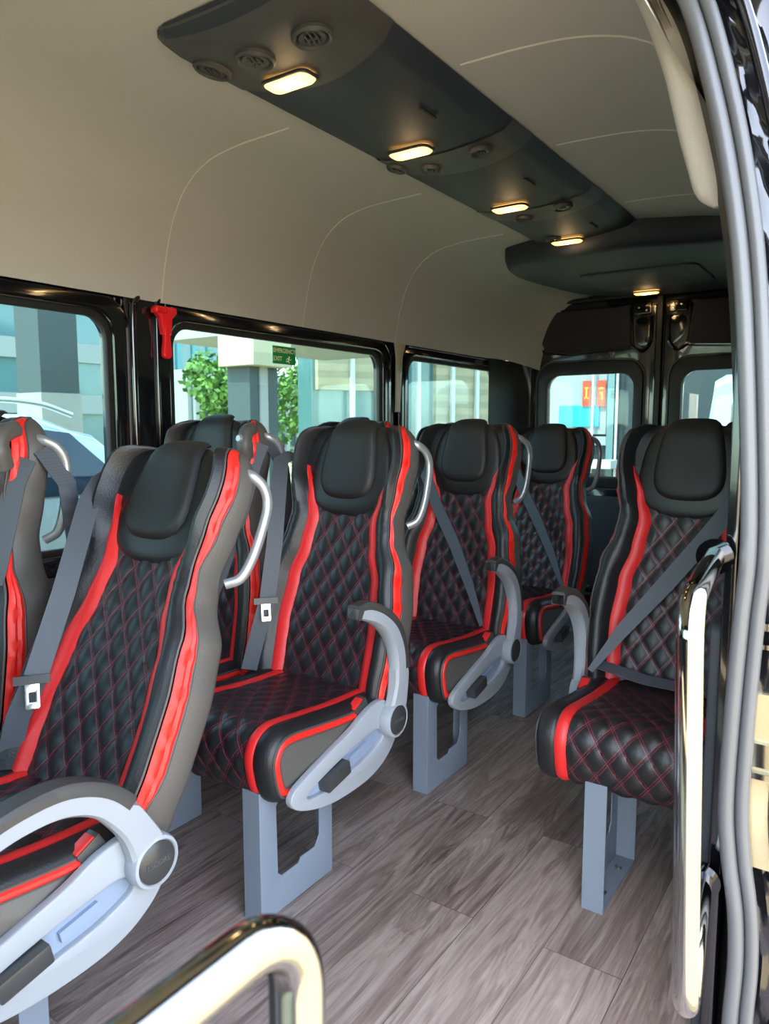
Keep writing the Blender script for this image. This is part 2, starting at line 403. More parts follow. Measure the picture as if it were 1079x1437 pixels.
def back_meshes():
    rows = row_heights(); out = {}
    def band(a, b, side):
        mb = MB(); mb.grid([sec_points(h, ph, side)[a:b+1] for h, ph in rows]); return mb
    def both(a, b):
        mb = MB()
        for sd in (1, -1): mb.grid([sec_points(h, ph, sd)[a:b+1] for h, ph in rows])
        return mb
    # body: bolsters, bare centre strip above the quilting, bottom
    body = MB(); g = []
    for h, ph in rows:
        hf = half_section(h)[:12]; p = hf[0][0]; under = .005*(1 if h < .58 else max(0, 1-(h-.58)/.02)); us = .004*(1 if h < .62 else 0)
        right = [(p*k/6, panel_d(p*k/6, p)-under) for k in range(1, 6)]+[(a_, d_-(us if i < 4 else 0)) for i, (a_, d_) in enumerate(hf)]
        row = [(-a_, d_) for a_, d_ in right[::-1]]+[(0, -under)]+right
        g.append([Vector((a_, -(MID+(d_-MID)*math.cos(ph)), h)) for a_, d_ in row])
    body.grid(g)
    out['bolsters'] = body.mesh('backrest', recalc=True)
    sr = [(h, ph) for h, ph in rows if h <= .64]
    for sd in (1, -1):
        mb = MB(); mb.grid([sec_points(h, ph, sd)[0:5] for h, ph in sr]); out['stripe', sd] = mb.mesh('front_stripe')
        mb = band(12, 18, sd); out['red', sd] = mb.mesh('side_stripe')
    for sd in (1, -1): out['grey', sd] = band(19, 24, sd).mesh('side_panel')
    for sd in (1, -1):
        for a in (11, 18):
            path = [sec_points(h, ph, sd)[a]+Vector((sd*.001, 0, 0)) for h, ph in rows][::2]
            out['piping', sd, a] = MB().tube(path, .0030, 6).mesh('piping')
    # back shell
    mb = MB(); g = []
    for h, ph in rows:
        R_ = sec_points(h, ph, 1)[24]; L_ = sec_points(h, ph, -1)[24]
        g.append([L_.lerp(R_, k/8)+Vector((0, .008*math.cos(ph)*math.sin(PI*k/8), 0)) for k in range(9)])
    mb.grid(g)
    bot = sec_points(-.05, 0, -1)+[p for p in sec_points(-.05, 0, 1)[::-1]]
    mb.add(bot, [tuple(range(len(bot)))])
    out['shell'] = mb.mesh('back_shell')
    # quilted panel
    mb = MB(); nr = 112; nc = 52; g = []; uv = []
    for i in range(nr+1):
        h = -.05+(.585+.05)*i/nr; p = half_section(h)[0][0]; row = []
        for j in range(nc+1):
            s = p*(2*j/nc-1); e = min(1, (p-abs(s))/.02)
            row.append(Vector((s, -(panel_d(s, p)+.0085*groove(s, h)*(.3+.7*e)), h))); uv.append((s, h))
        g.append(row)
    mb.grid(g); mb.uv = uv; out['quilt'] = mb.mesh('quilted_panel', recalc=True)
    return out

def pad_mesh(name, outline, c, lift, base_d, n=2.6, rings=16, seg=64, edge=5):
    """puffed pad lying on the head of the backrest; outline(theta)->(s,t) offset from c"""
    mb = MB(); rows = []
    for i in range(rings+1):
        r = (i/rings)**.75 if i else 0
        row = []
        for j in range(seg):
            th = 2*PI*j/seg; o = outline(th); s = c[0]+o[0]*r; t = c[1]+o[1]*r
            d = base_d+lift*(1-r**edge)**.5
            row.append(bend(s, d, t))
        rows.append(row)
    mb.grid(rows, close_u=True)
    return mb.mesh(name)
def superell(th, a, bu, bd, n, taper=0):
    cth, sth = math.cos(th), math.sin(th); s = a*math.copysign(abs(cth)**(2/n), cth); b = bu if sth > 0 else bd
    t = b*math.copysign(abs(sth)**(2/n), sth)
    return (s*(1-taper*t), t)

# cushion ------------------------------------------------------------
CW = .213
def cushion_profile():
    k = [(.50, .445), (.42, .447), (.30, .452), (.18, .464), (.09, .474), (.045, .470), (.014, .448), (.0, .412), (.004, .372), (.014, .335), (.032, .308), (.07, .297), (.16, .296), (.30, .300), (.44, .305), (.50, .315)]
    P = smooth_path([(a, b, 0) for a, b in k], 10)
    P = [Vector((p.x, p.y)) for p in P]
    # arc length resample : dense on top+front
    L = [0]
    for a, b in zip(P, P[1:]): L.append(L[-1]+(b-a).length)
    tot = L[-1]
    def at(x):
        for i in range(len(L)-1):
            if x <= L[i+1]: t = (x-L[i])/(L[i+1]-L[i]); return P[i].lerp(P[i+1], t)
        return P[-1]
    xs = [i*.0065 for i in range(int(.73/.0065))]; xs += [.73+(tot-.73)*i/10 for i in range(11)]
    pts = [at(x) for x in xs]; nr = []
    for i in range(len(pts)):
        a = pts[max(i-1, 0)]; b = pts[min(i+1, len(pts)-1)]; t = (b-a).normalized(); nr.append(Vector((t.y, -t.x)))   # outward
    c = Vector((.25, .38))
    nr = [n if n.dot(p-c) > 0 else -n for n, p in zip(nr, pts)]
    return xs, pts, nr
def cushion_meshes():
    xs, P, N = cushion_profile(); n = len(P); out = {}
    def ring(s, inset):
        row = []
        for p, nn in zip(P, N):
            q = p-nn*inset; row.append(Vector((s, q.x, q.y)))
        return row
    pw, sw = .132, .162
    g = []; uv = []; m = 44
    for j in range(m+1):
        s = pw*(2*j/m-1); e = min(1, (pw-abs(s))/.02); row = []
        for x, p, nn in zip(xs, P, N):
            q = p+nn*(.009*groove(s, x)*(.3+.7*e)-.004); row.append(Vector((s, q.x, q.y))); uv.append((s, x))
        g.append(row)
    mb = MB(); mb.grid(g); mb.uv = uv; out['quilt'] = mb.mesh('quilted_panel')
    for sd in (1, -1):
        mb = MB(); mb.grid([ring(sd*s, i) for s, i in ((pw, .004), (pw+.004, .0005), ((pw+sw)/2, -.003), (sw-.003, -.001), (sw, .0015))]); out['stripe', sd] = mb.mesh('front_stripe')
    half = [(pw*.5, .012), (pw, .012), (sw-.004, .008), (sw, .0015), (sw+.008, -.002), (sw+.022, -.003), (CW-.018, 0), (CW-.008, .004), (CW-.002, .010), (CW, .014)]
    cols = [(-a_, i_) for a_, i_ in half[::-1]]+[(0, .012)]+half
    mb = MB(); mb.grid([ring(a_, i_) for a_, i_ in cols])
    for sd in (1, -1):
        out['piping', sd, 0] = MB().tube([v+Vector((sd*.001, 0, 0)) for v in ring(sd*CW, .016)][::2], .0034, 6).mesh('piping')
        out['red', sd] = MB().grid([ring(sd*s, i) for s, i in ((CW, .018), (CW+.006, .023), (CW+.007, .029), (CW+.001, .036))]).mesh('side_stripe')
        out['piping', sd, 1] = MB().tube([v+Vector((sd*.001, 0, 0)) for v in ring(sd*CW, .037)][::2], .0026, 6).mesh('piping')
        r0 = ring(sd*CW, .038); c = Vector((sd*(CW+.006), .26, .378))
        gr = [r0]+[[v.lerp(c, k)+Vector((sd*.006*math.sin(k*PI/2), 0, 0)) for v in r0] for k in (.08, .25, .6, .99)]
        grey = MB(); grey.grid(gr); grey.add([gr[-1][0]]+[r0[0]]+[r0[-1]], [(0, 1, 2)]); out['grey', sd] = grey.mesh('side_panel')
    bk0 = ring(-CW, .016); bk1 = ring(CW, .016)
    mb.add([bk0[0], bk1[0], bk1[-1], bk0[-1]], [(0, 1, 2, 3)])
    out['body'] = mb.mesh('seat_cushion')
    return out

PIV = Vector((0, .445, .385))
ARM_X = .249
CRES = [(.050, -.005), (.034, -.068), (-.015, -.112), (-.08, -.136), (-.17, -.143), (-.27, -.136), (-.36, -.110), (-.400, -.080), (-.388, -.050), (-.32, -.024), (-.24, .0), (-.16, .024), (-.09, .052), (-.02, .055)]
CRES_IN = [(-.030, -.046), (-.09, -.072), (-.17, -.086), (-.26, -.096), (-.335, -.090), (-.335, -.074), (-.26, -.050), (-.18, -.032), (-.10, -.018), (-.050, -.016)]
def arm_section_path():
    return smooth_path([(0, -.0, 0), (-.022, .055, 0), (-.055, .110, 0), (-.105, .160, 0), (-.170, .188, 0), (-.240, .190, 0), (-.300, .176, 0), (-.345, .150, 0)], 5)
def arm_mesh(pad=False):
    P = [Vector((p.x, p.y)) for p in arm_section_path()]; n = len(P); rows = []
    L = 0
    for i, p in enumerate(P):
        a = P[max(i-1, 0)]; b = P[min(i+1, n-1)]; t = (b-a).normalized(); nn = Vector((-t.y, t.x))
        if nn.dot(Vector((-.2, .1))) < 0 and i < 2: pass
        if nn.y < 0 or (abs(nn.y) < .3 and nn.x > 0): nn = -nn
        # outer (upper) side normal: away from cushion interior
        if nn.dot(p-Vector((-.22, .02))) < 0: nn = -nn
        k = i/(n-1); hw = lerp_tab([(0, .040), (.25, .030), (.5, .027), (.85, .024), (1, .016)], k); wd = lerp_tab([(0, .016), (.3, .020), (.7, .024), (1, .018)], k)
        if not pad:
            prof = [(-hw, .55), (-hw*.8, .92), (0, 1), (hw*.62, 1), (hw*.62, .0), (hw*.62, -1), (0, -1), (-hw*.8, -.92), (-hw, -.55)]
            if k < .3: prof = [(-hw, .55), (-hw*.8, .92), (0, 1), (hw*.8, .92), (hw, 0), (hw*.8, -.92), (0, -1), (-hw*.8, -.92), (-hw, -.55)]
        else:
            if k < .30: continue
            e = 1.04
            prof = [(hw*.28, e), (hw*.85, e), (hw*1.12, .8), (hw*1.2, 0), (hw*1.12, -.8), (hw*.85, -e), (hw*.28, -e), (hw*.28, 0)]
            if k > .96: prof = [(hw*-1.06, e), (hw*.85, e), (hw*1.12, .8), (hw*1.2, 0), (hw*1.12, -.8), (hw*.85, -e), (hw*-1.06, -e), (hw*-1.06, 0)]
        rows.append([Vector((wd*x, (p+nn*a).x, (p+nn*a).y)) for a, x in prof])
    mb = MB(); m = len(rows[0]); o = 0; mb.grid(rows, close_u=True)
    mb.f.append(tuple(range(m))); mb.f.append(tuple((len(rows)-1)*m+j for j in range(m)))
    me = mb.mesh('armrest_pad' if pad else 'armrest')
    return me

def leg_meshes(side):
    # side plate with window, front flange, rear flange, foot strip
    x = 0
    outer = rrect(.015, .0, .285, .325, .004, 2)
    hole = [(.075, .10), (.088, .088), (.150, .088), (.160, .100), (.215, .100), (.232, .125), (.232, .270), (.220, .285), (.085, .285), (.072, .272)]
    me = plate_mesh('leg', outer, [hole], th=.004, bevel=.0012, plane='x', off=0)
    return me

def seat_ribbon(pts, width, wdirs, th=.0016, taper=None):
    pts = [Vector(p) for p in pts]; n = len(pts); rows = []
    for i, p in enumerate(pts):
        a = pts[max(i-1, 0)]; b = pts[min(i+1, n-1)]; t = (b-a).normalized()
        w = Vector(wdirs[i] if isinstance(wdirs[0], (list, tuple)) else wdirs); w = (w-t*w.dot(t)).normalized(); nn = t.cross(w)
        wd = width*(taper[i] if taper else 1)
        rows.append([p+w*wd/2+nn*th, p-w*wd/2+nn*th, p-w*wd/2-nn*th, p+w*wd/2-nn*th])
    mb = MB(); mb.grid(rows, close_u=True); mb.f.append((0, 1, 2, 3)); k = (n-1)*4; mb.f.append((k, k+1, k+2, k+3))
    return mb

def tongue_meshes(parent, p, rot):
    """belt tongue: black bar plus steel plate"""
    b = MB().box(0, 0, 0, .070, .014, .018).mesh('tongue_bar', smooth=False)
    o = link('belt_tongue', b, M['belt_plastic'], parent); o.location = p; o.rotation_euler = rot
    pl = plate('tongue_plate', M['steel'], o, rrect(-.014, -.060, .014, -.004, .004), [rrect(-.007, -.046, .007, -.026, .002)], th=.003, bevel=.0006, plane='y')
    return o

def make_seat(label, group, xc, y0, rec, side=1, arm=None, handle=True, guide=None, belt=None, console=True, legs=((.165,), ), near=True, buckle=True):
    root = empty('passenger_seat', (xc, y0, 0)); tag(root, label, 'seat', group)
    cm = cached('cush', cushion_meshes); bmx = cached('back', back_meshes)
    cu = link('seat_cushion', cm['body'], M['black_leather'], root)
    link('quilted_panel', cm['quilt'], M['quilt'], cu)
    for sd in (1, -1): link('red_stripe', cm['stripe', sd], M['red'], cu)
    for sd in (1, -1):
        link('side_stripe', cm['red', sd], M['red_bright'], cu); link('side_panel', cm['grey', sd], M['grey_leather'], cu)
        for q in (0, 1): link('piping', cm['piping', sd, q], M['piping'], cu)
    bk = link('backrest', bmx['bolsters'], M['black_leather'], root); bk.location = (0, .445, .44); bk.rotation_euler = (R(-rec), 0, 0)
    link('quilted_panel', bmx['quilt'], M['quilt'], bk)
    for sd in (1, -1):
        link('red_stripe', bmx['stripe', sd], M['red'], bk); link('side_stripe', bmx['red', sd], M['red_bright'], bk)
        link('side_panel', bmx['grey', sd], M['grey_leather'], bk)
        for q in (11, 18): link('piping', bmx['piping', sd, q], M['piping'], bk)
    link('back_shell', bmx['shell'], M['shell'], bk)
    hp = cached('hp', lambda: pad_mesh('headrest', lambda th: superell(th, .142, .150, .148, 2.7, .9), (0, .632), .020, .002))
    pl = cached('pl', lambda: pad_mesh('head_pillow', lambda th: superell(th, .094, .145, .118, 3.0, 1.3), (0, .652), .020, .021, edge=6))
    ho = link('headrest', hp, M['black_leather'], bk); link('head_pillow', pl, M['head_leather'], bk)
    # grab handle on the aisle shoulder
    if handle:
        def mk():
            mb = MB(); x = .187
            pts = smooth_path([(x-.014, .020, .716), (x+.008, .034, .712), (x+.021, .062, .698), (x+.026, .084, .664), (x+.026, .090, .60), (x+.022, .090, .54), (x+.010, .086, .498), (x-.012, .070, .478)], 6)
            mb.tube(pts, .0115, 12, ry=.0085); return mb.mesh('grab_handle')
        h = link('grab_handle', cached('handle', mk), M['silver'], bk); h.scale = (side, 1, 1)
        if side < 0: h.scale = (-1, 1, 1)
    # legs
    lm = cached('leg', lambda: leg_meshes(1))
    for lx in legs[0]:
        sg = 1 if lx > 0 else -1
        lo = link('leg', lm, M['leg'], root); lo.location = (lx, 0, 0)
        for yy in (.017, .283):
            link('leg_flange', cached(('fl', side, yy), lambda: MB().box(-.026*side, yy, .1625, .052, .004, .325).mesh('leg_flange', smooth=False)), M['leg'], lo)
        ft = cached(('ft', side), lambda: MB().box(-.026*side, .150, .003, .050, .262, .006).mesh('leg_foot', smooth=False))
        link('leg_foot', ft, M['leg'], lo)
        for yy in (.09, .22):
            link('leg_bolt', cached(('bo', side, yy), lambda: MB().lathe([(.009, .006), (.009, .012), (.005, .014)], (-.028*side, yy, 0), seg=10).mesh('leg_bolt')), M['steel'], lo)
    # frame under cushion
    fr = cached('frame', lambda: MB().box(0, .20, .292, .32, .17, .012).mesh('under_frame', smooth=False))
    link('under_frame', fr, M['leg'], root)
    if console:
        ox = side*.231
        out = smooth_loop([(a+PIV.y, b+PIV.z) for a, b in CRES], 5); inn = smooth_loop([(a+PIV.y, b+PIV.z) for a, b in CRES_IN], 5)
        m1 = cached(('cres', side), lambda: plate_mesh('side_console', out, [inn], th=.020, bevel=.004, plane='x', off=ox))
        co = link('side_console', m1, M['arm'], root)
        m2 = cached(('crin', side), lambda: plate_mesh('console_recess', [(a*.985+.25*.015, b*.985+.3*.015) for a, b in out], [], th=.006, bevel=.001, plane='x', off=side*.2245))
        link('console_recess', m2, M['arm_recess'], co)
        rot = Matrix.Rotation(R(-12), 3, 'X')
        m3 = cached(('lev', side), lambda: bevelled(MB().box(side*.244, PIV.y-.245, PIV.z-.066, .034, .092, .036, rot.transposed()), .005, 'recline_button'))
        link('recline_button', m3, M['cap'], co)
        m4 = cached(('rib', side), lambda: MB().box(side*.230, PIV.y-.135, PIV.z-.052, .012, .075, .020, rot.transposed()).mesh('recess_step', smooth=False))
        link('recess_step', m4, M['arm_recess'], co)
    if arm is not None:
        am = cached('arm', arm_mesh); ap = cached('armpad', lambda: arm_mesh(True))
        ar = link('armrest', am, M['arm'], root); ar.location = (side*(ARM_X+.006), PIV.y, PIV.z); ar.rotation_euler = (R(-arm), 0, 0)
        link('armrest_pad', ap, M['arm_pad'], ar)
        hub = cached(('hub', side), lambda: MB().lathe([(.030, -.020), (.047, -.018), (.050, -.010), (.050, .010), (.0475, .016), (.042, .018), (.040, .014)], (0, 0, 0), 'x', 36).mesh('pivot_housing'))
        ho = link('pivot_housing', hub, M['arm'], ar)
        cp = cached('cap', lambda: MB().lathe([(.0395, .010), (.0395, .0165), (.037, .0185), (.0, .0205)], (0, 0, 0), 'x', 36).mesh('pivot_cap'))
        co = link('pivot_cap', cp, M['cap'], ar)
        if side < 0: ho.scale = (-1, 1, 1); co.scale = (-1, 1, 1)
        if near:
            tm = cached('captext', lambda: text_mesh('ESCORE', .0145))
            for v in ():
                pass
            t = link('cap_lettering', tm, M['cap_text'], ar); t.location = (side*.0203, 0, 0); t.rotation_euler = (R(90), 0, R(90)) ; t.rotation_mode = 'XYZ'
            t.rotation_euler = (Matrix.Rotation(R(arm), 3, 'X') @ Matrix.Rotation(R(90), 3, 'Z') @ Matrix.Rotation(R(90), 3, 'X')).to_euler()
    if buckle:
        bx = side*.206
        bo = cached('bkl', lambda: bevelled(MB().box(0, 0, 0, .030, .052, .060), .004, 'belt_buckle')); b = link('belt_buckle', bo, M['cap'], root)
        b.location = (bx, PIV.y-.090, PIV.z+.040); b.rotation_euler = (R(28), 0, 0)
        rb = cached('rb', lambda: bevelled(MB().box(0, -.004, .030, .024, .040, .006), .0015, 'release_button')); link('release_button', rb, M['red_button'], b)
    if guide:
        # plastic belt guide on the shoulder with round cap
        sx = guide
        mb = MB(); g = []
        mb.tube(smooth_path([(sx*.165, .0, .735), (sx*.190, -.060, .715), (sx*.198, -.072, .680), (sx*.188, -.055, .640)], 5), [.010]*2+[.022]*8+[.026]*6, 12)
        gd = link('belt_guide', mb.mesh('belt_guide'), M['grey_leather'], bk)
        kn = MB().lathe([(.014, 0), (.014, -.008), (.009, -.012), (0, -.012)], (sx*.203, -.094, .690), 'y', 20).mesh('guide_cap'); link('guide_cap', kn, M['silver'], bk)
    if belt:
        for nm, pts, wd in belt.get('straps', []):
            seat_ribbon([Vector(p)-Vector((xc, y0, 0)) for p in pts], .047, wd, taper=[1]*(len(pts)-2)+[.8, .35] if len(pts) == 7 else None).build(nm, M['belt'], root)
        if 'tongue' in belt:
            p, rt = belt['tongue']; tongue_meshes(root, Vector(p)-Vector((xc, y0, 0)), rt)
    return root

def bevelled(mb, w, name):
    me = mb.mesh(name, smooth=False); bm = bmesh.new(); bm.from_mesh(me)
    bmesh.ops.bevel(bm, geom=bm.edges[:], offset=w, segments=2, affect='EDGES', profile=.6)
    for f in bm.faces: f.smooth = True
    for e in bm.edges:
        if len(e.link_faces) == 2 and e.calc_face_angle(0) > R(40): e.smooth = False
    bm.to_mesh(me); bm.free(); return me

GA = 'black and red quilted seats of the left-hand double rows'
XA, XW, XD = -1.325, -1.830, -.470
# aisle seat, nearest row
make_seat('reclined black and red quilted seat nearest the camera, armrest lowered', GA, XA, .37, 26, arm=0, legs=((.165,),),
          belt=dict(straps=[('shoulder_belt', [(-1.55, 1.13, 1.07), (-1.54, 1.07, 1.045), (-1.505, 1.012, 1.0), (-1.45, .905, .820), (-1.45, .832, .651)], (.55, .83, 0)), ('lap_belt', [(-1.452, .830, .645), (-1.49, .81, .56), (-1.52, .80, .46)], (.55, .83, 0))],
                    tongue=((-1.448, .822, .648), (R(-14), 0, R(56)))))
make_seat('window seat at far left edge beside the nearest reclined seat, large belt guide on shoulder', GA, XW, .41, 8, arm=None, console=False, buckle=False, guide=1, near=False,
          belt=dict(straps=[('shoulder_belt', [(-1.62, .935, 1.10), (-1.625, .91, 1.05), (-1.64, .87, .88), (-1.66, .83, .72), (-1.70, .80, .54)], (.75, .65, 0)), ('retractor_belt', [(-1.63, .98, 1.12), (-1.60, 1.02, 1.04), (-1.59, 1.03, .90), (-1.60, 1.00, .70)], (0, 1, 0))]))
make_seat('upright aisle seat of the second row with raised armrest and full cushion in view', GA, XA, 1.17, 15, arm=38, legs=((.165,),),
          belt=dict(straps=[('shoulder_belt', [(-1.55, 1.77, 1.09), (-1.54, 1.70, 1.07), (-1.505, 1.65, 1.0), (-1.475, 1.595, .837), (-1.475, 1.560, .672)], (.6, .8, 0)), ('lap_belt', [(-1.476, 1.558, .668), (-1.50, 1.54, .56), (-1.526, 1.53, .46)], (.6, .8, 0))],
                    tongue=((-1.473, 1.550, .670), (R(-8), 0, R(53)))))
make_seat('window seat of the second row, only its head and red shoulder stripe showing', GA, XW, 1.17, 8, arm=None, console=False, buckle=False, guide=1, near=False,
          belt=dict(straps=[('shoulder_belt', [(-1.62, 1.70, 1.12), (-1.625, 1.67, 1.06), (-1.65, 1.63, .90), (-1.72, 1.60, .70), (-1.79, 1.56, .54)], (.75, .65, 0)), ('retractor_belt', [(-1.63, 1.74, 1.12), (-1.60, 1.78, 1.04), (-1.59, 1.79, .90), (-1.60, 1.76, .70)], (0, 1, 0))]))
def cross_belt(xc, y0, rec, s0, s1):
    a = R(rec); hy, hz = y0+.445, .44
    def p(s, t, d): return (xc+s, hy+t*math.sin(a)-d*math.cos(a), hz+t*math.cos(a)+d*math.sin(a))
    sg = 1 if s1 > s0 else -1
    out = [p(s0-sg*.01, .60, -.05), p(s0, .60, .035), p(s0+sg*.035, .555, .062), p(s0+(s1-s0)*.28, .44, .060), p(s0+(s1-s0)*.55, .29, .052), p(s0+(s1-s0)*.8, .15, .070), p(s1, .02, .085)]
    return out
make_seat('third-row aisle seat with belt fastened across its backrest', GA, XA, 1.93, 12, arm=38, legs=((.165,),), near=False,
          belt=dict(straps=[('shoulder_belt', cross_belt(XA, 1.93, 12, -.175, .175), (.7, 0, .7))]))
make_seat('window seat of the third row, hidden behind the second-row seat', GA, XW, 1.93, 8, arm=None, console=False, buckle=False, near=False)
make_seat('rearmost aisle seat with belt across, in shadow near rear doors', GA, XA, 2.70, 16, arm=None, legs=((.165,),), near=False,
          belt=dict(straps=[('shoulder_belt', cross_belt(XA, 2.70, 16, -.175, .175), (.7, 0, .7))]))
make_seat('rearmost window seat, dark head visible behind third-row aisle seat', GA, XW, 2.70, 14, arm=None, console=False, buckle=False, near=False)
GD = 'single seats along the door side'
make_seat('single black and red seat on the right behind chrome grab pole', GD, XD, 1.66, 14, side=-1, arm=35, legs=((-.085, .135),), near=False, console=False,
          belt=dict(straps=[('shoulder_belt', cross_belt(XD, 1.66, 14, .185, -.20), (.6, 0, -.8)), ('lap_belt', [(XD-.20, 2.075, .49), (XD-.05, 2.05, .475), (XD+.12, 2.055, .47), (XD+.22, 2.10, .46)], (0, 1, .25))]))
make_seat('farther single seat on the right, mostly hidden behind the front one', GD, XD+.01, 2.50, 14, side=-1, arm=None, legs=((-.085, .135),), console=False, buckle=False, near=False)

# ------------------------------------------------------------------ VAN SHELL
XL, XR = -2.13, -.212
YR = 4.66
# floor
struct(MB().box((XL+.02)/2, 1.9, -.01, -XL+.02, 5.6, .02).build('floor', M['wood'], smooth=False))
# left body side with window openings
WZ0, WZ1 = .78, 1.535
WINS = [(.28, 1.535), (1.80, 3.11), (3.37, 4.42)]
outer = rrect(-1.2, -.02, 4.72, 2.06, .01, 1)
holes = [rrect(a-.0, WZ0, b+.0, WZ1, .075) for a, b in WINS]
struct(plate('wall_left', M['gloss_black'], None, outer, holes, th=.02, bevel=.002, plane='x', off=XL-.045))
# lower trim card
struct(plate('trim_1', M['wall_trim'], None, rrect(-1.2, 0, 4.6, WZ0-.05, .02), th=.02, bevel=.004, plane='x', off=XL-.012))
for i, (a, b) in enumerate(WINS):
    fr = struct(plate('window_%d' % (i+1), M['gloss_black'], None, rrect(a-.085, WZ0-.08, b+.085, WZ1+.062, .10), [rrect(a-.015, WZ0-.01, b+.015, WZ1+.012, .08)], th=.030, bevel=.010, plane='x', off=XL-.015))
    plate('window_rubber', M['rubber'], fr, rrect(a-.018, WZ0-.015, b+.018, WZ1+.016, .085), [rrect(a+.008, WZ0+.01, b-.008, WZ1-.010, .07)], th=.02, bevel=.006, plane='x', off=XL-.022)
    g = MB().box(XL-.030, (a+b)/2, (WZ0+WZ1)/2, .004, b-a+.01, WZ1-WZ0+.01).build('glass_pane', M['glass'], fr, smooth=False)
# window slide rail on top of windows 2 and 3, latch clips
for (a, b) in ((2.0, 2.9), (3.55, 4.25)):
    pass
# ridged pillar between windows 1 and 2
def ridge(name, y, z0, z1, r=.012, x=XL+.0, m='gloss_black'):
    mb = MB(); mb.tube(smooth_path([(x-.01, y+.03, z1+.0), (x, y+.008, z1-.035), (x, y, z1-.09), (x, y, (z0+z1)/2), (x, y, z0)], 5), r, 10)
    return mb.build(name, M[m])
struct(plate('trim_2', M['gloss_black'], None, rrect(1.60, .3, 1.775, 1.62, .02), th=.03, bevel=.010, plane='x', off=XL-.018))
struct(ridge('trim_3', 1.625, .3, 1.61, .014)); struct(ridge('trim_4', 1.725, .3, 1.63, .008))
struct(MB().tube([(XL+.004, 1.60, z) for z in (.35, .8, 1.1, 1.5)], .004, 6).build('trim_5', M['piping']))
struct(plate('trim_6', M['sand'], None, [(3.215, 1.60), (3.315, 1.60), (3.285, 1.53), (3.262, 1.25), (3.225, 1.25), (3.232, 1.52)], th=.012, bevel=.003, plane='x', off=XL+.003))
# headliner: cove profile swept along y
prof = [(-2.128, 1.600), (-2.118, 1.66), (-2.095, 1.76), (-2.055, 1.87), (-1.99, 1.962), (-1.90, 2.018), (-1.78, 2.044), (-1.60, 2.052), (-1.30, 2.056), (-1.0, 2.056), (-.75, 2.050), (-.60, 2.030), (-.48, 1.985), (-.40, 1.91), (-.355, 1.82)]
P = [(p.x, p.y) for p in smooth_path([(a, b, 0) for a, b in prof], 4)]
def cove_z(x):
    for a, b in zip(P, P[1:]):
        if a[0] <= x <= b[0]: t = (x-a[0])/(b[0]-a[0]+1e-9); return a[1]+(b[1]-a[1])*t
    return P[0][1]
def seam_pts(yf, x0, x1, off=.0015):
    out = []
    for (x, z) in P:
        if x0 <= x <= x1:
            out.append((x, yf(x), z-off if x > -2.0 else z))
    return out
def taper(y):        # the body sides pull in towards the rear corner
    return max(0, (y-4.05))**2*.55
ys = [-1.2+i*.12 for i in range(49)]+[YR]
rows = []
for y in ys:
    k = taper(y); c = -1.2
    rows.append([Vector((x+(k if x < c-.6 else 0), y, z-(.0 if y < 4.3 else (y-4.3)**2*.5))) for x, z in P])
me = MB().grid(rows); lo = [[v+Vector((0, 0, .03)) for v in r] for r in rows]
me.grid(lo)
hl = struct(me.build('ceiling', M['headliner']))
seam = MB()
for yb, x0, x1 in ((1.75, -2.13, -1.47), (2.50, -2.13, -1.47), (3.22, -2.13, -1.47), (1.70, -.96, -.42), (2.33, -.96, -.40), (3.05, -.96, -.42)):
    def yf(x, yb=yb):
        return yb if x > -1.9 or True else yb
    pts = seam_pts(yf, x0, x1)
    inn = [Vector((a, b, c)) for a, b, c in pts]
    seam.tube(inn, .0026, 6)
so = seam.build('headliner_seam', M['seam'], hl)
# roof skin above (keeps the sun out)
struct(plate('trim_7', M['gloss_black'], None, rrect(-2.16, -1.2, -.18, 4.74, .05), th=.02, bevel=.004, plane='z', off=2.12))
# right body side behind the sliding door opening, unseen, windowless to darken the ceiling
struct(plate('wall_right', M['gloss_black'], None, rrect(1.36, -.02, 4.64, 1.58, .02), [], th=.02, bevel=.002, plane='x', off=XR+.0))
struct(plate('trim_8', M['wall_trim'], None, rrect(1.40, 0, 4.6, .82, .02), th=.02, bevel=.004, plane='x', off=XR-.025))
# upper right side between wall and cove
mb = MB(); mb.grid([[Vector((x, y, z)) for x, z in ((-.355, 1.82), (-.31, 1.74), (-.265, 1.66), (-.235, 1.56), (-.225, 1.50), (-.212, 1.56), (-.225, 1.66), (-.28, 1.84), (-.36, 2.02), (-.40, 2.10))] for y in (1.36, 2.4, 4.66)]); struct(mb.build('trim_9', M['headliner']))
# cab end: unseen bulkhead with windscreen and door-side front, added to cut light
struct(plate('wall_front', M['wall_trim'], None, rrect(-2.14, -.02, -.18, 2.10, .02), [rrect(-1.95, .95, -.35, 1.60, .12)], th=.02, bevel=.003, plane='y', off=-1.19))
struct(MB().box(-1.15, -1.19, 1.275, 1.62, .004, .67).build('window_4', M['glass'], smooth=False))
struct(plate('wall_door_side', M['gloss_black'], None, rrect(-1.18, -.02, -.10, 2.08, .02), th=.02, bevel=.003, plane='x', off=-.20))
mb = MB(); mb.box(-.25, .1, 2.02, .16, 2.6, .16); struct(mb.build('trim_10', M['gloss_black'], smooth=False))

# ------------------------------------------------------------------ rear doors
xs_ = -1.178
def rear_panel():
    outer = [(-2.14, -.02), (-2.14, 2.08), (-.18, 2.08), (-.18, -.02)]
    hole = rrect(-1.965, .13, -.38, 1.93, .10)
    struct(plate('wall_rear', M['matt_black'], None, outer, [hole], th=.02, bevel=.003, plane='y', off=YR+.03))
rear_panel()
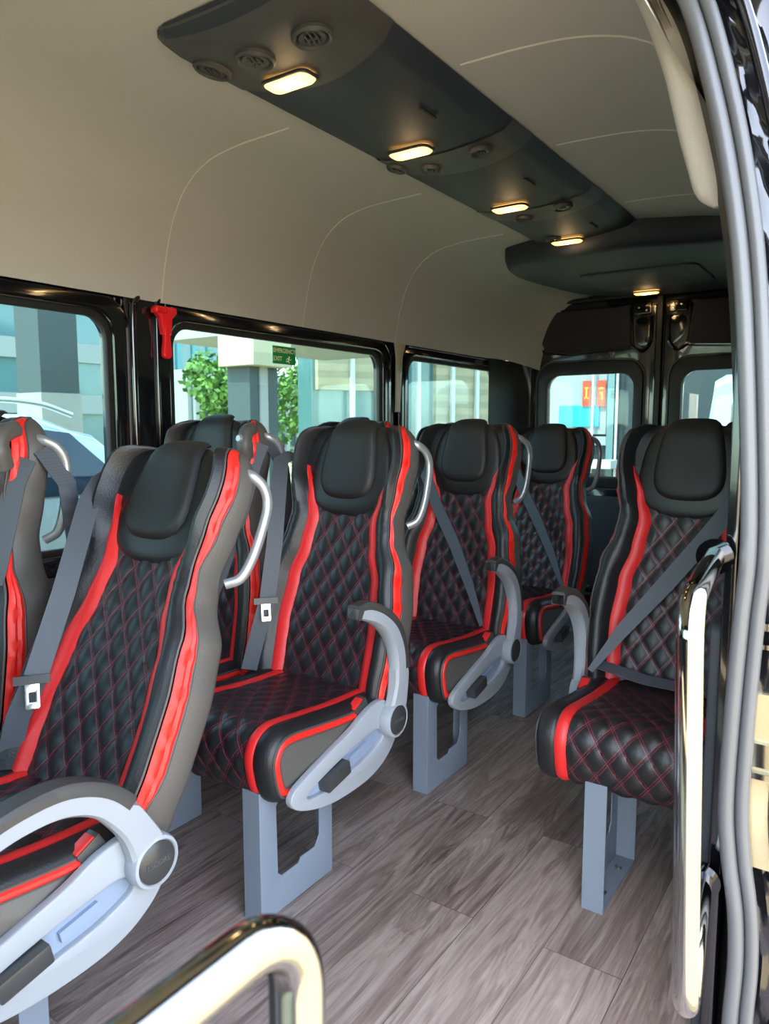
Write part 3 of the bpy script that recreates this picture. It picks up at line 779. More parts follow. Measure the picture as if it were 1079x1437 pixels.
# rear corner trim left (headliner coloured lower corner)
mb = MB(); mb.grid([[Vector((x, y, z)) for x, y in ((-2.13, 4.30), (-2.115, 4.45), (-2.06, 4.58), (-1.96, 4.655))] for z in (.0, .6, 1.2, 1.60)]); struct(mb.build('trim_11', M['matt_black']))
def rear_door(n, x0, x1, inner, wx0, wx1, label):
    sg = 1 if inner > (x0+x1)/2 else -1
    outer = rrect(x0, .10, x1, 1.975, .04)
    pad = [(x0+.085, 1.66), (x1-.21, 1.655), (x1-.165, 1.70), (x1-.18, 1.88), (x1-.20, 1.90), (x0+.13, 1.90), (x0+.10, 1.87)] if sg > 0 else \
          [(x1-.085, 1.66), (x0+.21, 1.655), (x0+.165, 1.70), (x0+.18, 1.88), (x0+.20, 1.90), (x1-.13, 1.90), (x1-.10, 1.87)]
    win = rrect(wx0, .86, wx1, 1.505, .085)
    d = struct(plate('door_%d' % n, M['gloss_black'], None, outer, [win], th=.03, bevel=.006, plane='y', off=YR))
    plate('window_surround', M['matt_black'], d, rrect(wx0-.075, .79, wx1+.065, 1.585, .12), [rrect(wx0-.005, .865, wx1+.005, 1.50, .085)], th=.03, bevel=.012, plane='y', off=YR-.022)
    plate('surround_bead', M['piping'], d, rrect(wx0-.085, .78, wx1+.075, 1.595, .125), [rrect(wx0-.077, .788, wx1+.067, 1.587, .12)], th=.02, bevel=.003, plane='y', off=YR-.020)
    plate('upper_pad', M['door_pad'], d, smooth_loop(pad, 3), th=.022, bevel=.008, plane='y', off=YR-.025)
    mb = MB(); pp = smooth_loop(pad, 3); c = (sum(p[0] for p in pp)/len(pp), sum(p[1] for p in pp)/len(pp))
    mb.tube([((p[0]-c[0])*1.05+c[0], YR-.018, (p[1]-c[1])*1.07+c[1]) for p in pp], .006, 6, closed=True); mb.build('pad_frame', M['gloss_black'], d)
    plate('lower_card', M['wall_trim'], d, rrect(x0+.06, .16, x1-.06, .74, .05), th=.02, bevel=.006, plane='y', off=YR-.02)
    ix = inner-sg*.10
    plate('lock_plate', M['gloss_black'], d, rrect(ix-.05, 1.845, ix+.05, 1.915, .008), th=.02, bevel=.004, plane='y', off=YR-.03)
    mb = MB()
    for k, (dx, dz) in enumerate(((-.022, 1.885), (.022, 1.892), (.022, 1.866))): mb.lathe([(.007, 0), (.006, -.004), (0, -.005)], (ix+dx*sg, YR-.040, dz), 'y', 10)
    mb.build('lock_screws', M['steel'], d)
    # pressed steel channel next to the meeting edge
    mb = MB(); mb.tube(smooth_path([(ix+sg*.045, YR-.02, 1.83), (ix+sg*.05, YR-.024, 1.76), (ix+sg*.045, YR-.024, 1.68), (ix+sg*.0, YR-.022, 1.63), (ix-sg*.06, YR-.02, 1.66)], 5), .011, 8)
    mb.tube([(inner-sg*.022, YR-.016, z) for z in (1.90, 1.4, .9, .3)], .008, 8)
    mb.build('door_pressing', M['gloss_black'], d)
    plate('pressing_recess', M['dark_chrome'], d, smooth_loop([(ix-.042, 1.815), (ix+.042, 1.815), (ix+.040, 1.72), (ix+sg*.02, 1.655), (ix-.035, 1.69)], 3), th=.012, bevel=.003, plane='y', off=YR-.017)
    g = MB().box((wx0+wx1)/2, YR+.004, 1.18, wx1-wx0+.02, .004, .66).build('glass_pane', M['glass_rear'], d, smooth=False)
    return d
d1 = rear_door(1, -1.975, xs_-.006, xs_, -1.865, -1.325, '')
d2 = rear_door(2, xs_+.006, -.37, xs_+.0, -1.035, -.50, '')
struct(MB().box(xs_, YR-.026, 1.03, .028, .03, 1.82).build('trim_12', M['matt_black'], smooth=False))
# bead around the rear door opening
mb = MB(); mb.tube([(a, YR-.03, b) for a, b in rrect(-1.99, .1, -.35, 1.96, .12)], .014, 8, closed=True); struct(mb.build('trim_13', M['matt_black']))

# ------------------------------------------------------------------ ceiling console with vents
def zc(x):
    k_ = (x+1.455)/.498; return 2.052-.049*(.34+.66*math.sin(PI*min(max(k_, 0), 1))**.8)
con = empty('ceiling_console', (-1.205, 2.4, 2.05)); tag(con, 'long dark overhead console with round air vents running to the rear doors', 'console')
def cin(o, parent): o.parent = parent; return o
def section(y, x0=-1.455, x1=-.957, zt=2.052, zb=2.006, r=.05):
    pts = []
    n = 16
    for i in range(n+1):
        k = i/n; x = x0+(x1-x0)*k; e = min(k, 1-k)*(x1-x0)
        z = zt-(zt-zb)*(.34*min(e/.012, 1)+.66*math.sin(PI*k)**.8)
        pts.append(Vector((x, y, z)))
    return pts
rows = []
for i, y in enumerate([1.165, 1.175, 1.19, 1.215, 1.25, 1.30]+[1.4+.1*j for j in range(24)]):
    f = min((y-1.165)/.09, 1); cut = .075*(1-math.sqrt(max(0, 1-(1-f)**2)))
    rows.append(section(y, -1.455+cut, -.957-cut, 2.052, 2.052-(.046)*max(.02, math.sqrt(max(0, 1-(1-f)**2)))))
base = Vector((-1.205, 2.4, 2.05))
def rel(mb, b=base): mb.v = [tuple(Vector(v)-b) for v in mb.v]; return mb
mb = MB(); mb.grid(rows); rel(mb).build('console_housing', M['console'], con)
# vent panels; their lighter tone paints in the light on the console front
def vent_panel(y0, y1, bulge):
    rows = []
    n = 10
    for i in range(n+1):
        k = i/n; row = []
        for j in range(17):
            u = j/16; ya = y0; yb = y1+bulge*math.sin(PI*u); y = ya+(yb-ya)*k
            f = min(max((y-1.165)/.09, 0), 1) if y0 < 1.2 else 1
            cut = .075*(1-math.sqrt(max(0, 1-(1-f)**2)))
            sec = section(y, -1.457+cut, -.955-cut, 2.052, 2.052-.048*max(.02, math.sqrt(max(0, 1-(1-f)**2))) if f < 1 else 2.003)
            p = sec[j]; row.append(Vector((p.x, y, p.z-.0005)))
        rows.append(row)
    mb = MB(); mb.grid(rows); return rel(mb).build('vent_panel', M['console_lit'], con)
vent_panel(1.167, 1.44, .06); vent_panel(2.06, 2.20, .05) ; vent_panel(2.76, 2.88, .05)
def vent(x, y, z, tilt=0, r=.046, slats=True):
    o = empty('air_vent', (0, 0, 0)); o.parent = con; o.location = Vector((x, y, z))-base; o.rotation_euler = (0, R(tilt), R(20))
    MB().lathe([(r, .004), (r*1.0, -.004), (r*.9, -.009), (r*.8, -.006), (r*.76, .0), (r*.70, .004)], (0, 0, 0), 'z', 36).build('vent_ring', M['console_lit'], o)
    MB().lathe([(r*.72, -.001), (r*.66, -.005), (r*.40, -.004), (r*.38, .001)], (0, 0, 0), 'z', 32).build('vent_rotor', M['vent'], o)
    MB().lathe([(r*.40, -.001), (0, -.001)], (0, 0, 0), 'z', 24).build('vent_throat', M['hole'], o)
    m = MB()
    for k in (-1, 0, 1): m.box(k*r*.24, 0, -.005, r*.08, r*1.02*(1 if k == 0 else .85), .006)
    m.box(0, 0, -.006, r*.4, r*.10, .004); m.build('vent_slats', M['console_lit'], o, smooth=False)
    return o
VZ = 1.996
for vx, vy, tl, vr in ((-1.392, 1.317, 13, .046), (-1.247, 1.312, 2, .046), (-1.085, 1.318, -7, .046), (-1.405, 2.135, 13, .034), (-1.29, 2.16, 4, .034), (-1.088, 2.12, -7, .036), (-1.27, 2.86, 3, .034), (-1.09, 2.81, -7, .036), (-1.30, 3.25, 4, .034)):
    vent(vx, vy, zc(vx)-.004, tl, vr)
for (x, y) in ((-1.085, 1.80), (-1.085, 2.48), (-1.085, 3.15)):
    rel(MB().box(x, y, zc(x)-.001, .008, .085, .003)).build('button_slot', M['hole'], con, smooth=False)
# rear air-conditioning pod
pod = empty('air_conditioning_pod', (-1.15, 3.9, 2.05)); tag(pod, 'wide dark rounded roof unit above the rear doors', 'roof unit')
out = smooth_loop([(-1.64, 3.50), (-1.56, 3.44), (-1.40, 3.38), (-1.20, 3.34), (-.98, 3.32), (-.74, 3.40), (-.50, 3.45), (-.44, 3.60), (-.45, 4.30), (-.52, 4.56), (-.85, 4.62), (-1.30, 4.60), (-1.55, 4.40), (-1.64, 4.05), (-1.68, 3.70)], 4)
b2 = Vector((-1.15, 3.9, 2.05))
def loft(out, levels, c):
    rows = [[Vector((c[0]+(p[0]-c[0])*s, c[1]+(p[1]-c[1])*s, z)) for p in out] for s, z in levels]
    mb = MB(); mb.grid(rows, close_u=True); n = len(out); mb.f.append(tuple(len(mb.v)-n+i for i in range(n))); return mb
rel(loft(out, [(1.02, 2.05), (1.02, 2.0), (1.0, 1.965), (.97, 1.948), (.93, 1.942), (.5, 1.938)], (-1.12, 3.95)), b2).build('pod_housing', M['console'], pod)
rel(loft(rrect(-1.38, 3.75, -.80, 4.25, .06), [(1.0, 1.945), (.985, 1.930), (.96, 1.927), (.5, 1.926)], (-1.09, 4.0)), b2).build('pod_cover', M['console'], pod)

# ceiling lights
def clight(x, y, z, label, tilt=0):
    o = empty('ceiling_light', (x, y, z)); tag(o, label, 'light', 'warm lights along the overhead console')
    o.rotation_euler = (0, 0, 0)
    lens = loft(rrect(-.066, -.028, .066, .028, .020), [(1.06, .004), (1.06, -.002), (1.0, -.007), (.93, -.010), (.5, -.011)], (0, 0)); 
    rimo = plate('lamp_rim', M['vent'], o, rrect(-.074, -.036, .074, .036, .024), [rrect(-.067, -.029, .067, .029, .02)], th=.008, bevel=.002, plane='z', off=-.002)
    lens.build('lamp_lens', M['lens'], o)
    rows = loft(rrect(-.022, -.009, .022, .009, .006), [(1, -.0105), (.95, -.0125), (.5, -.013)], (0, 0)); rows.build('lamp_bulb', M['lens_hot'], o)
    return o
clight(-1.25, 1.432, 1.998, 'nearest and largest of the lit overhead lamps')
clight(-1.255, 1.985, 1.998, 'second lit overhead lamp from the front')
clight(-1.25, 2.68, 1.998, 'third lit overhead lamp, middle of the console')
clight(-1.25, 3.28, 1.996, 'fourth lit overhead lamp, just before the roof unit')
clight(-1.20, 4.40, 1.932, 'farthest lit overhead lamp under the roof unit')
for (x, y, z) in ((-1.25, 1.432, 1.95), (-1.255, 1.985, 1.95), (-1.25, 2.68, 1.95), (-1.25, 3.28, 1.95), (-1.20, 4.40, 1.90)):
    l = bpy.data.lights.new('lamp', 'POINT'); l.energy = .10; l.color = (1, .66, .32); l.shadow_soft_size = .03
    lo = bpy.data.objects.new('lamp_glow', l); C.objects.link(lo); lo.location = (x, y, z)

# ------------------------------------------------------------------ hammer, sign
ham = empty('emergency_hammer', (XL+.02, 1.745, 1.50)); tag(ham, 'red emergency hammer clipped on the black pillar between windows', 'hammer')
plate('hammer_holder', M['hammer'], ham, [(-.042, .085), (.045, .085), (.047, .065), (.026, .045), (.020, -.01), (-.016, -.01), (-.024, .045), (-.040, .06)], th=.026, bevel=.006, plane='x', off=.0)
plate('hammer_handle', M['hammer'], ham, smooth_loop([(-.010, .02), (.012, .02), (.014, -.03), (.018, -.078), (.006, -.092), (-.010, -.090), (-.018, -.075), (-.012, -.03)], 4), th=.022, bevel=.007, plane='x', off=.004)
plate('hammer_head', M['hammer'], ham, rrect(-.05, .060, .0, .080, .005), th=.034, bevel=.006, plane='x', off=.002)
sg = empty('exit_sign', (XL-.024, 2.408, 1.474)); tag(sg, 'green EMERGENCY EXIT sticker with running figure on window glass', 'sign')
plate('sign_plate', M['sign_green'], sg, rrect(-.072, -.037, .072, .037, .003), th=.0016, bevel=.0003, plane='x')
def sign_text(s, size, y, z, m, nm, xs=.0016):
    t = link(nm, text_mesh(s, size, .0002), M[m], sg); t.rotation_euler = (R(90), 0, R(90)); t.location = (xs, y, z); return t
sign_text('EMERGENCY', .0245, 0, .0175, 'sign_text', 'lettering', .0012); sign_text('EXIT', .0265, -.042, -.016, 'sign_text', 'lettering', .0012)
mb = MB(); mb.lathe([(.0045, 0), (0, .0006)], (.0012, .030, -.006), 'x', 12)
mb.tube([(.0012, .028, -.011), (.0012, .024, -.021), (.0012, .030, -.030)], .0022, 6); mb.tube([(.0012, .028, -.012), (.0012, .036, -.018), (.0012, .044, -.014)], .0018, 6)
mb.tube([(.0012, .024, -.021), (.0012, .016, -.026), (.0012, .010, -.022)], .002, 6); mb.tube([(.0012, .028, -.012), (.0012, .018, -.012), (.0012, .013, -.017)], .0016, 6); mb.build('running_figure', M['sign_text'], sg)

# ------------------------------------------------------------------ door seal, pillar trim, door jamb
YS = 1.30
k = YS/1.25
def sc(p): return Vector((p[0]*k, YS, 1.17+(p[1]-1.17)*k))
sealp = [(-.40, 1.985), (-.335, 1.90), (-.286, 1.809), (-.243, 1.667), (-.212, 1.529), (-.190, 1.382), (-.172, 1.17), (-.162, .99), (-.167, .871), (-.172, .721), (-.174, .57), (-.166, .48), (-.152, .39), (-.147, .30), (-.150, .195), (-.152, .0)]
sp = smooth_path([sc(p) for p in sealp], 6)
se = empty('door_seal', (-.18, YS, 0)); tag(se, 'grey ribbed rubber seal running down the sliding door opening', 'seal')
bs = Vector((-.18, YS, 0))
def off(pts, dx, dy): 
    out = []
    for i, p in enumerate(pts):
        a = pts[max(i-1, 0)]; b = pts[min(i+1, len(pts)-1)]; t = (b-a).normalized(); n = Vector((-t.z, 0, t.x))
        if n.x < 0: n = -n
        out.append(p+n*dx+Vector((0, dy, 0))-bs)
    return out
MB().tube(off(sp, -.010, 0), .013, 14).build('seal_bulb', M['seal'], se)
MB().tube(off(sp, .014, .004), .011, 14).build('seal_lip', M['seal'], se)
MB().tube(off(sp, .002, .014), .012, 10).build('seal_channel', M['rubber'], se)
pt = smooth_path([(-.47, 1.50, 2.02), (-.42, 1.50, 1.959), (-.362, 1.50, 1.819), (-.326, 1.50, 1.687), (-.300, 1.50, 1.60), (-.288, 1.50, 1.55)], 6)
mb = MB(); mb.tube([Vector(p)+Vector((.012, -.07, 0)) for p in pt], [.032]*(len(pt)-6)+[.031, .029, .026, .021, .014, .005], 14); struct(mb.build('trim_14', M['trim_fabric']))
# C-pillar inner panel behind seal
mb = MB(); rows = []
for i in range(0, len(sp)):
    p = sp[i]; rows.append([p+Vector((-.012, .02, 0)), p+Vector((-.030, .06, 0)), p+Vector((-.050, .12, 0)), p+Vector((-.02, .22, 0))])
mb.grid(rows); struct(mb.build('trim_15', M['matt_black']))
# painted jamb flange outboard of the seal, with pressed recesses
jp = [p+Vector((.0, .03, 0)) for p in sp]
def jamb(x0, x1, z0, z1, name, mat, dy=.03, nx=6, rough=0):
    rows = []
    for p in sp:
        if z0 <= p.z <= z1:
            rows.append([Vector((p.x+x0+(x1-x0)*j/nx, YS+dy+rough*math.sin(p.z*31+j*1.7)+rough*.7*math.sin(p.z*13-j*2.3), p.z)) for j in range(nx+1)])
    mb = MB(); mb.grid(rows); return mb
struct(jamb(.012, .060, -.1, 2.1, '', None, dy=.028, rough=.0025).build('trim_16', M['gloss_black']))
mb = MB(); mb.tube([p+Vector((.060, .02, 0)) for p in sp], .010, 10); struct(mb.build('trim_17', M['gloss_black']))
# open sliding door standing behind the opening, outside the body
dr = empty('sliding_door', (-.10, 1.42, .0)); tag(dr, 'glossy black open sliding door edge beyond the rubber seal', 'door')

CP = lambda z: min(sp, key=lambda p: abs(p.z-z))
def dpt(z, dx, dy=0): p = CP(z); return (p.x+dx, YS+.06+dy, p.z)
bd = Vector((-.10, 1.42, 0))
zs = [0.05+.08*i for i in range(25)]
rows = [[Vector(dpt(z, .020, .05)), Vector(dpt(z, .075, .05)), Vector(dpt(z, .105, .07)), Vector(dpt(z, .105, 1.2)), Vector(dpt(z, .030, 1.2)), Vector(dpt(z, .020, .06))] for z in zs]
rel(MB().grid(rows), bd).build('door_leaf', M['gloss_black'], dr)
mb = MB()
for z0 in (1.62, 1.78):
    mb.tube([dpt(z0+.07*math.sin(a), .055+.018*math.cos(a), .045) for a in [2*PI*i/20 for i in range(20)]], .005, 6, closed=True)
rel(mb, bd).build('pressed_ribs', M['gloss_black'], dr)
rel(MB().box(-.155, YS+.045, 1.515, .05, .03, .05), bd).build('roller_bracket', M['shell'], dr, smooth=False)
m = MB(); m.box(-.150, YS+.03, .848, .07, .03, .012).box(-.150, YS+.03, .815, .07, .03, .008).box(-.135, YS+.028, .832, .012, .026, .03)
rel(m, bd).build('track_roller', M['chrome'], dr, smooth=False)
rel(MB().box(-.150, YS+.026, .585, .075, .016, .30), bd).build('reflection_strip', simple('beige_reflection', (.62, .52, .33), .25, metal=.7), dr, smooth=False)  # beige strip paints the sunlit ground mirrored in the jamb
m = MB(); m.box(-.155, YS+.012, .635, .055, .012, .040).box(-.150, YS+.012, .600, .065, .016, .010)
rel(m, bd).build('striker_plate', M['chrome'], dr, smooth=False)

# ------------------------------------------------------------------ chrome rails
def arc_path(pts, r, n=8):
    pts = [Vector(p) for p in pts]; out = [pts[0]]
    for i in range(1, len(pts)-1):
        a = (pts[i-1]-pts[i]).normalized(); b = (pts[i+1]-pts[i]).normalized(); ang = a.angle(b); d = r/math.tan(ang/2)
        p0 = pts[i]+a*d; p1 = pts[i]+b*d; c = pts[i]+(a+b).normalized()*(r/math.sin(ang/2))
        v0 = p0-c; v1 = p1-c; th = v0.angle(v1); ax = v0.cross(v1).normalized()
        for k in range(n+1): out.append(c+Matrix.Rotation(th*k/n, 3, ax) @ v0)
    out.append(pts[-1]); return out
def dens(p, n=8):
    out = []
    for a, b in zip(p, p[1:]):
        m = max(1, int((b-a).length/.04))
        for k in range(m): out.append(a.lerp(b, k/m))
    return out+[p[-1]]
gp = empty('grab_pole', (-.18, .95, .42)); tag(gp, 'upright chrome grab pole with bent ends beside the door seal', 'grab pole')
mb = MB(); mb.tube(dens(arc_path([(-.232, 1.325, .955), (-.192, .95, .955), (-.174, .95, .405), (-.225, 1.325, .38)], .05)), .0165, 24)
rel(mb, Vector((-.18, .95, .42))).build('pole', M['chrome'], gp)
for z, x in ((.955, -.232), (.38, -.225)):
    rel(MB().lathe([(.030, 1.322), (.030, 1.332), (.018, 1.335)], (x, 0, z), 'y', 20), Vector((-.18, .95, .42))).build('mounting_flange', M['dark_chrome'], gp)
hr = empty('handrail', (-.30, .34, 0)); tag(hr, 'chrome stair handrail bending down in the near foreground', 'handrail')
mb = MB(); mb.tube(dens(arc_path([(-.30, -.45, .86), (-.30, .342, .858), (-.30, .342, .0)], .055)), .0165, 28)
rel(mb, Vector((-.30, .34, 0))).build('rail', M['chrome'], hr)
rel(MB().tube([(-.325, .352, z) for z in (0, .3, .6, .815)], .010, 12), Vector((-.30, .34, 0))).build('support_post', M['matt_black'], hr)
rel(MB().tube([(-.30, -.44, z) for z in (0, .3, .6, .85)], .0165, 16), Vector((-.30, .34, 0))).build('front_post', M['chrome'], hr)

# ------------------------------------------------------------------ OUTSIDE
GZ = -.55
g = MB(); g.add([(-60, -50, GZ), (60, -50, GZ), (60, 70, GZ), (-60, 70, GZ)], [(0, 1, 2, 3)]); struct(g.build('yard_ground', M['ground'], smooth=False))
# underbody
struct(MB().box(-1.155, 1.9, -.14, 1.95, 5.6, .22).build('trim_18', M['matt_black'], smooth=False))

M['car_dark'] = simple('dark_car_paint', (.02, .022, .026), .2, coat=1)
def car(name, loc, label, L=4.6, W=1.85, H=1.80, rz=0, rails=True, paint='car_white', boxy=False):
    o = empty(name, loc, rz); tag(o, label, 'car')
    # side outline in y,z ; front at +y
    def sect(y):
        f = y/L
        if boxy: return lerp_tab([(0, H-.10), (.03, H-.01), (.5, H), (.80, H-.04), (.90, 1.15), (1, .7)], f)
        roof = lerp_tab([(0, .95), (.04, H-.18), (.10, H-.03), (.3, H), (.60, H-.01), (.66, H-.10), (.80, 1.02), (.95, .90), (1, .62)], f)
        return roof
    rows = []
    n = 40
    for i in range(n+1):
        y = L*i/n; top = sect(y); belt = min(1.34 if False else H-.46, top); hw = W/2*(1-.10*max(0, abs(i/n-.5)*2-.75)/.25)
        tw = hw-(.05 if boxy else .16)*min(1, max(0, (top-belt))/.4)
        rows.append([Vector((sx*a, y-L/2, z)) for sx, a, z in ((-1, hw-.03, .22), (-1, hw, .45), (-1, hw, .8*belt), (-1, hw-.01, belt), (-1, tw, max(top-.06, belt)), (-1, tw-.10, top), (1, 0, top+.01), (1, tw-.10, top), (1, tw, max(top-.06, belt)), (1, hw-.01, belt), (1, hw, .8*belt), (1, hw, .45), (1, hw-.03, .22))])
    mb = MB(); mb.grid(rows); mb.f.append(tuple(range(13))); mb.f.append(tuple(n*13+j for j in range(13))); mb.build('body', M[paint], o)
    for sx in (() if boxy else (-1, 1)):
        gl = [(-L*.44, H-.44), (L*.20, H-.44), (L*.135, H-.11), (L*.08, H-.075), (-L*.38, H-.085), (-L*.43, H-.16)]
        me = plate_mesh('side_glass', gl, (), th=.012, bevel=.002, plane='x', off=0)
        for v in me.vertices:
            f = (v.co.z-(H-.46))/.40; v.co.x += sx*(W/2-.010-.155*max(0, min(1, f))+.004)
        link('side_glass', me, M['car_glass'], o)
    for sx in (-1, 1):
        for y in (-L*.31, L*.31):
            MB().lathe([(.20, -.11), (.33, -.10), (.35, -.06), (.35, .06), (.33, .10), (.20, .11)], (sx*(W/2-.09), y, .35), 'x', 28).build('wheel', M['rubber'], o)
    if boxy: plate('rear_glass', M['car_glass'], o, rrect(-W/2+.30, H-.75, W/2-.30, H-.25, .08), th=.02, bevel=.004, plane='y', off=-L/2-.004)
    if rails:
        for sx in (-1, 1):
            x = sx*(W/2-.22); MB().tube(smooth_path([(x, -L*.36, H+.0), (x, -L*.32, H+.055), (x, 0, H+.065), (x, L*.10, H+.055), (x, L*.15, H-.01)], 6), .016, 8).build('roof_rail', M['alu'], o)
    return o
car('parked_car', (-4.55, 1.75, GZ), 'white car with roof rails parked outside the side windows', L=4.9, W=1.9, H=1.80)
car('parked_car', (-.62, 9.9, GZ), 'white van parked behind the right rear door', L=4.4, W=1.9, H=2.24, rz=0, rails=False, boxy=True)


def tree(loc, r, h, label, n=1500, seed=1):
    rnd = random.Random(seed); o = empty('bushy_tree', loc); tag(o, label, 'tree', 'green trees outside the second window')
    MB().tube([(0, 0, 0), (.03, .02, h*.35), (-.02, 0, h*.6)], [.09, .07, .05], 8).build('trunk', M['bark'], o)
    mb = MB(); cs = [(rnd.uniform(-r*.5, r*.5), rnd.uniform(-r*.6, r*.6), rnd.uniform(h*.35, h*.85), rnd.uniform(r*.35, r*.6)) for _ in range(9)]
    for _ in range(n):
        c = rnd.choice(cs); v = Vector((rnd.gauss(0, 1), rnd.gauss(0, 1), rnd.gauss(0, 1))).normalized()*c[3]*rnd.uniform(.75, 1.05)
        p = Vector(c[:3])+v; a = Vector((rnd.gauss(0, 1), rnd.gauss(0, 1), rnd.gauss(0, 1))).normalized(); b = a.orthogonal().normalized(); s_ = rnd.uniform(.06, .12)
        mb.add([p+a*s_, p+b*s_*.6, p-a*s_, p-b*s_*.6], [(0, 1, 2, 3)])
    mb.build('foliage', M['leaf'], o, smooth=False, recalc=False); return o
tree((-14, 13.4, GZ), 1.05, 3.7, 'leafy green tree left of the dark column, outside the second window', seed=3)
tree((-14, 16.3, GZ), 1.25, 3.9, 'leafy green tree under the exit sticker, outside the second window', seed=5)

def bld(name, label, loc, rz=0): o = empty(name, loc, rz); tag(o, label, 'building'); return o
b = bld('white_building', 'distant white building with columns and a small dome behind the trees', (-30, 27.5, GZ))
MB().box(0, 0, 2.2, 6, 8, 4.4).build('wall', M['plaster'], b, smooth=False)
for k in range(9): MB().lathe([(.16, .2), (.16, 4.2), (.22, 4.4)], (3.1, -3.6+.9*k, 0), 'z', 12).build('column', M['plaster'], b)
MB().box(3.02, 0, 2.4, .06, 7.4, 3.4).build('loggia_shade', M['dark_concrete'], b, smooth=False)  # dark panel paints in the shade behind the columns
MB().lathe([(1.0, 5.0), (.95, 5.2), (.6, 5.6), (0, 5.8)], (1.5, -.4, -.7), 'z', 20).build('dome', M['plaster'], b)
b = bld('sky_backdrop', 'tall teal backdrop standing in for cyan sky behind the white building', (-46, 41.5, GZ))  # added block; its teal stands in for the washed-out sky
MB().box(-3, 0, 13, 6, 12, 26).build('glass_wall', M['teal_glass'], b, smooth=False)
m = MB()
for k_ in range(8): m.box(.05, -5.4+1.55*k_, 13, .2, .35, 26)
m.build('sky_backdrop_strips', M['sky_backdrop_frame'], b, smooth=False)
b = bld('office_building', 'pale glass office block with floor bands beyond the first window', (-20, 8.7, GZ))
MB().box(-3, 0, 5, 6, 11.5, 10).build('glass_wall', M['teal_glass'], b, smooth=False)
m = MB()
for k in range(7): m.box(.05, 0, .9+1.5*k, .12, 11.5, .55)
m.build('floor_bands', M['plaster'], b, smooth=False)
b = bld('dark_pillar', 'dark square pillar beyond the first window', (-12, 7.4, GZ)); b['category'] = 'pillar'
MB().box(0, 0, 3, .7, .70, 6).build('shaft', M['dark_concrete'], b, smooth=False); MB().box(.0, 0, 1.5, .74, .74, 1.6).build('plinth', M['concrete'], b, smooth=False)
b = bld('entrance_column', 'dark column with lighter cladding strip outside the second window', (-7, 7.2, GZ)); b['category'] = 'column'
MB().box(0, 0, 2.4, .4, .52, 4.8).build('shaft', M['dark_concrete'], b, smooth=False); MB().box(.21, -.02, 2.4, .03, .14, 4.8).build('cladding_strip', M['concrete'], b, smooth=False)
MB().box(.10, -.05, 3.25, .62, .70, 1.5).build('upper_cladding', M['stone'], b, smooth=False)
MB().box(-1.8, 3.0, 3.22, 2.2, 4.2, .22).build('canopy', M['plaster'], b, smooth=False)
# stone fronted building turned towards the yard
b = bld('stone_building', 'beige stone fronted building with teal glazing beyond the rear side window', (-9.3, 15.2, GZ), R(-28))
MB().box(-.4, 1.3, 3, .8, 8.2, 6).build('glazing', M['teal_glass'], b, smooth=False)
MB().box(.06, 1.3, 2.2, .2, 1.95, 3.6).build('stone_panel', M['stone'], b, smooth=False)
MB().box(.06, -1.75, 3.2, .2, 1.9, 1.3).build('stone_panel', M['stone'], b, smooth=False)
for y in (-1.9, -1.1, -.2, 0.75, 1.45, 2.35, 4.5): MB().box(.22, y, 2.6, .09, .09, 5.2).build('white_post', M['white_post'], b, smooth=False)
MB().box(.5, 1.3, 4.1, 1.2, 8.2, .25).build('canopy', M['plaster'], b, smooth=False)
# shop behind the rear doors
b = bld('shop_front', 'shop front with blue sign and red banners behind the left rear door', (-4.35, 13.4, GZ)); b['category'] = 'shop'
MB().box(.3, .2, 2.0, 5.2, .3, 4.0).build('wall', M['shop_wall_dark'], b, smooth=False)
MB().box(-.55, .0, 2.25, 1.25, .06, 1.30).build('light_panel', M['plaster'], b, smooth=False)
MB().box(-.42, -.05, 1.93, .75, .04, .38).build('blue_sign', M['sign_blue'], b, smooth=False)
for x in (-.27, .0): MB().box(x, -.09, 2.33, .15, .03, .46).build('red_banner', M['sign_red'], b, smooth=False)
m = MB(); m.box(-.27, -.11, 2.43, .07, .01, .025).box(-.27, -.11, 2.33, .025, .01, .18).box(-.27, -.11, 2.25, .08, .01, .025).box(.0, -.11, 2.42, .08, .01, .025).box(.0, -.11, 2.34, .06, .01, .025).box(.02, -.11, 2.28, .025, .01, .12); m.build('banner_lettering', M['yellow'], b, smooth=False)
MB().box(-.14, -.14, 2.0, .035, .03, 2.2).build('white_post', M['white_post'], b, smooth=False)
MB().box(.18, -.1, 1.9, .12, .05, 2.4).build('teal_frame', M['teal_glass'], b, smooth=False); MB().box(.30, -.15, 1.7, .035, .04, 2.6).build('white_post', M['white_post'], b, smooth=False)
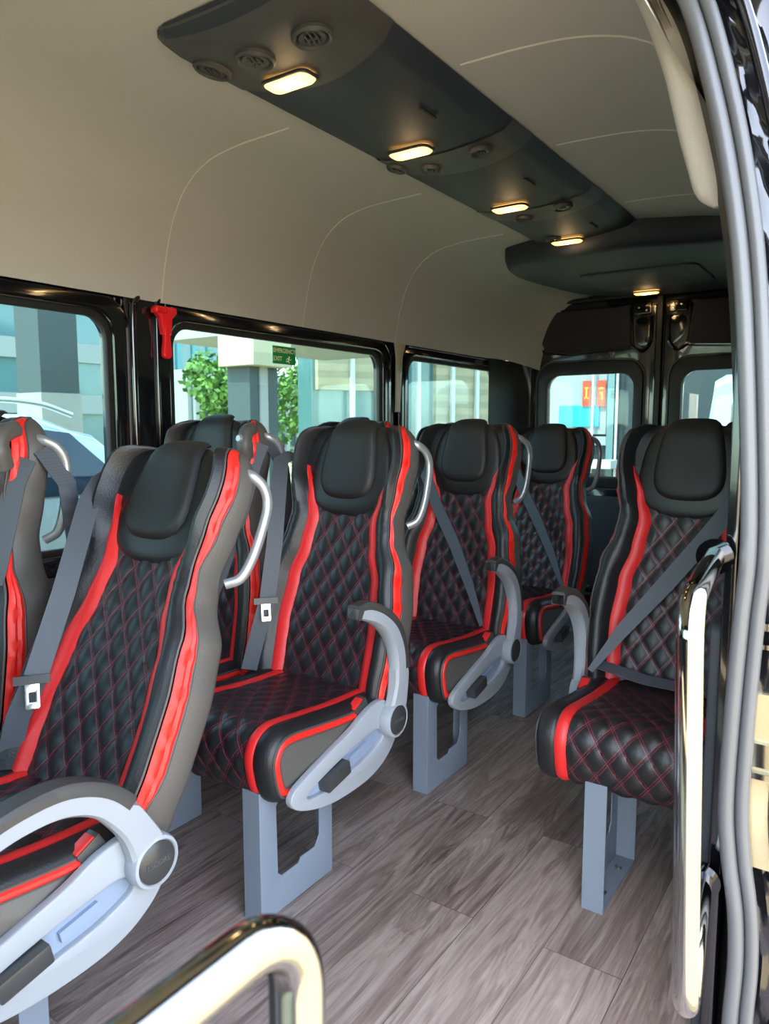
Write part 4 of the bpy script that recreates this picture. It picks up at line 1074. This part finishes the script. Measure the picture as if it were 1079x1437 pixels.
MB().box(-.1, -.05, 1.48, .4, .05, .16).build('shelf_display', M['plaster'], b, smooth=False)
MB().box(-.1, -.4, 1.08, .95, .5, .14).build('counter', M['white_post'], b, smooth=False)
m = MB(); m.box(-.22, -.66, 1.03, .18, .01, .06); m.build('green_label', M['sign_green'], b, smooth=False)

# ------------------------------------------------------------------ light
w = bpy.data.worlds.new('sky'); S.world = w; w.use_nodes = True; nt = w.node_tree; nt.nodes.clear()
o = nt.nodes.new('ShaderNodeOutputWorld'); bg = nt.nodes.new('ShaderNodeBackground'); sk = nt.nodes.new('ShaderNodeTexSky')
sk.sky_type = 'NISHITA'; sk.sun_disc = False; sk.sun_elevation = R(58); sk.sun_rotation = R(170); sk.air_density = 1.1; sk.dust_density = .8
hs = nt.nodes.new('ShaderNodeHueSaturation'); hs.inputs['Saturation'].default_value = .62
nt.links.new(sk.outputs[0], hs.inputs['Color']); nt.links.new(hs.outputs[0], bg.inputs[0]); nt.links.new(bg.outputs[0], o.inputs[0]); bg.inputs[1].default_value = .55
sl = bpy.data.lights.new('sun', 'SUN'); sl.energy = 6.0; sl.angle = R(.8); sl.color = (1, .93, .80)
so = bpy.data.objects.new('sun', sl); C.objects.link(so)
d = Vector((.35, .90, -1.30)).normalized(); so.rotation_euler = d.to_track_quat('-Z', 'Y').to_euler(); so.location = (0, -5, 12)

# ------------------------------------------------------------------ camera
cam = bpy.data.cameras.new('camera'); co = bpy.data.objects.new('camera', cam); C.objects.link(co); S.camera = co
cam.sensor_fit = 'HORIZONTAL'; cam.sensor_width = 36; cam.lens = 1040/1079*36; cam.clip_start = .02; cam.clip_end = 300
co.location = (0, 0, 1.17); co.rotation_euler = (R(90-6.5), 0, R(34.243))
cam.dof.use_dof = True; cam.dof.focus_distance = 2.0; cam.dof.aperture_fstop = 10
S.view_settings.view_transform = 'Standard'; S.view_settings.look = 'None'; S.view_settings.gamma = 1; S.view_settings.use_curve_mapping = False
S.view_settings.exposure = 1.5
S.cycles.sample_clamp_indirect = 8
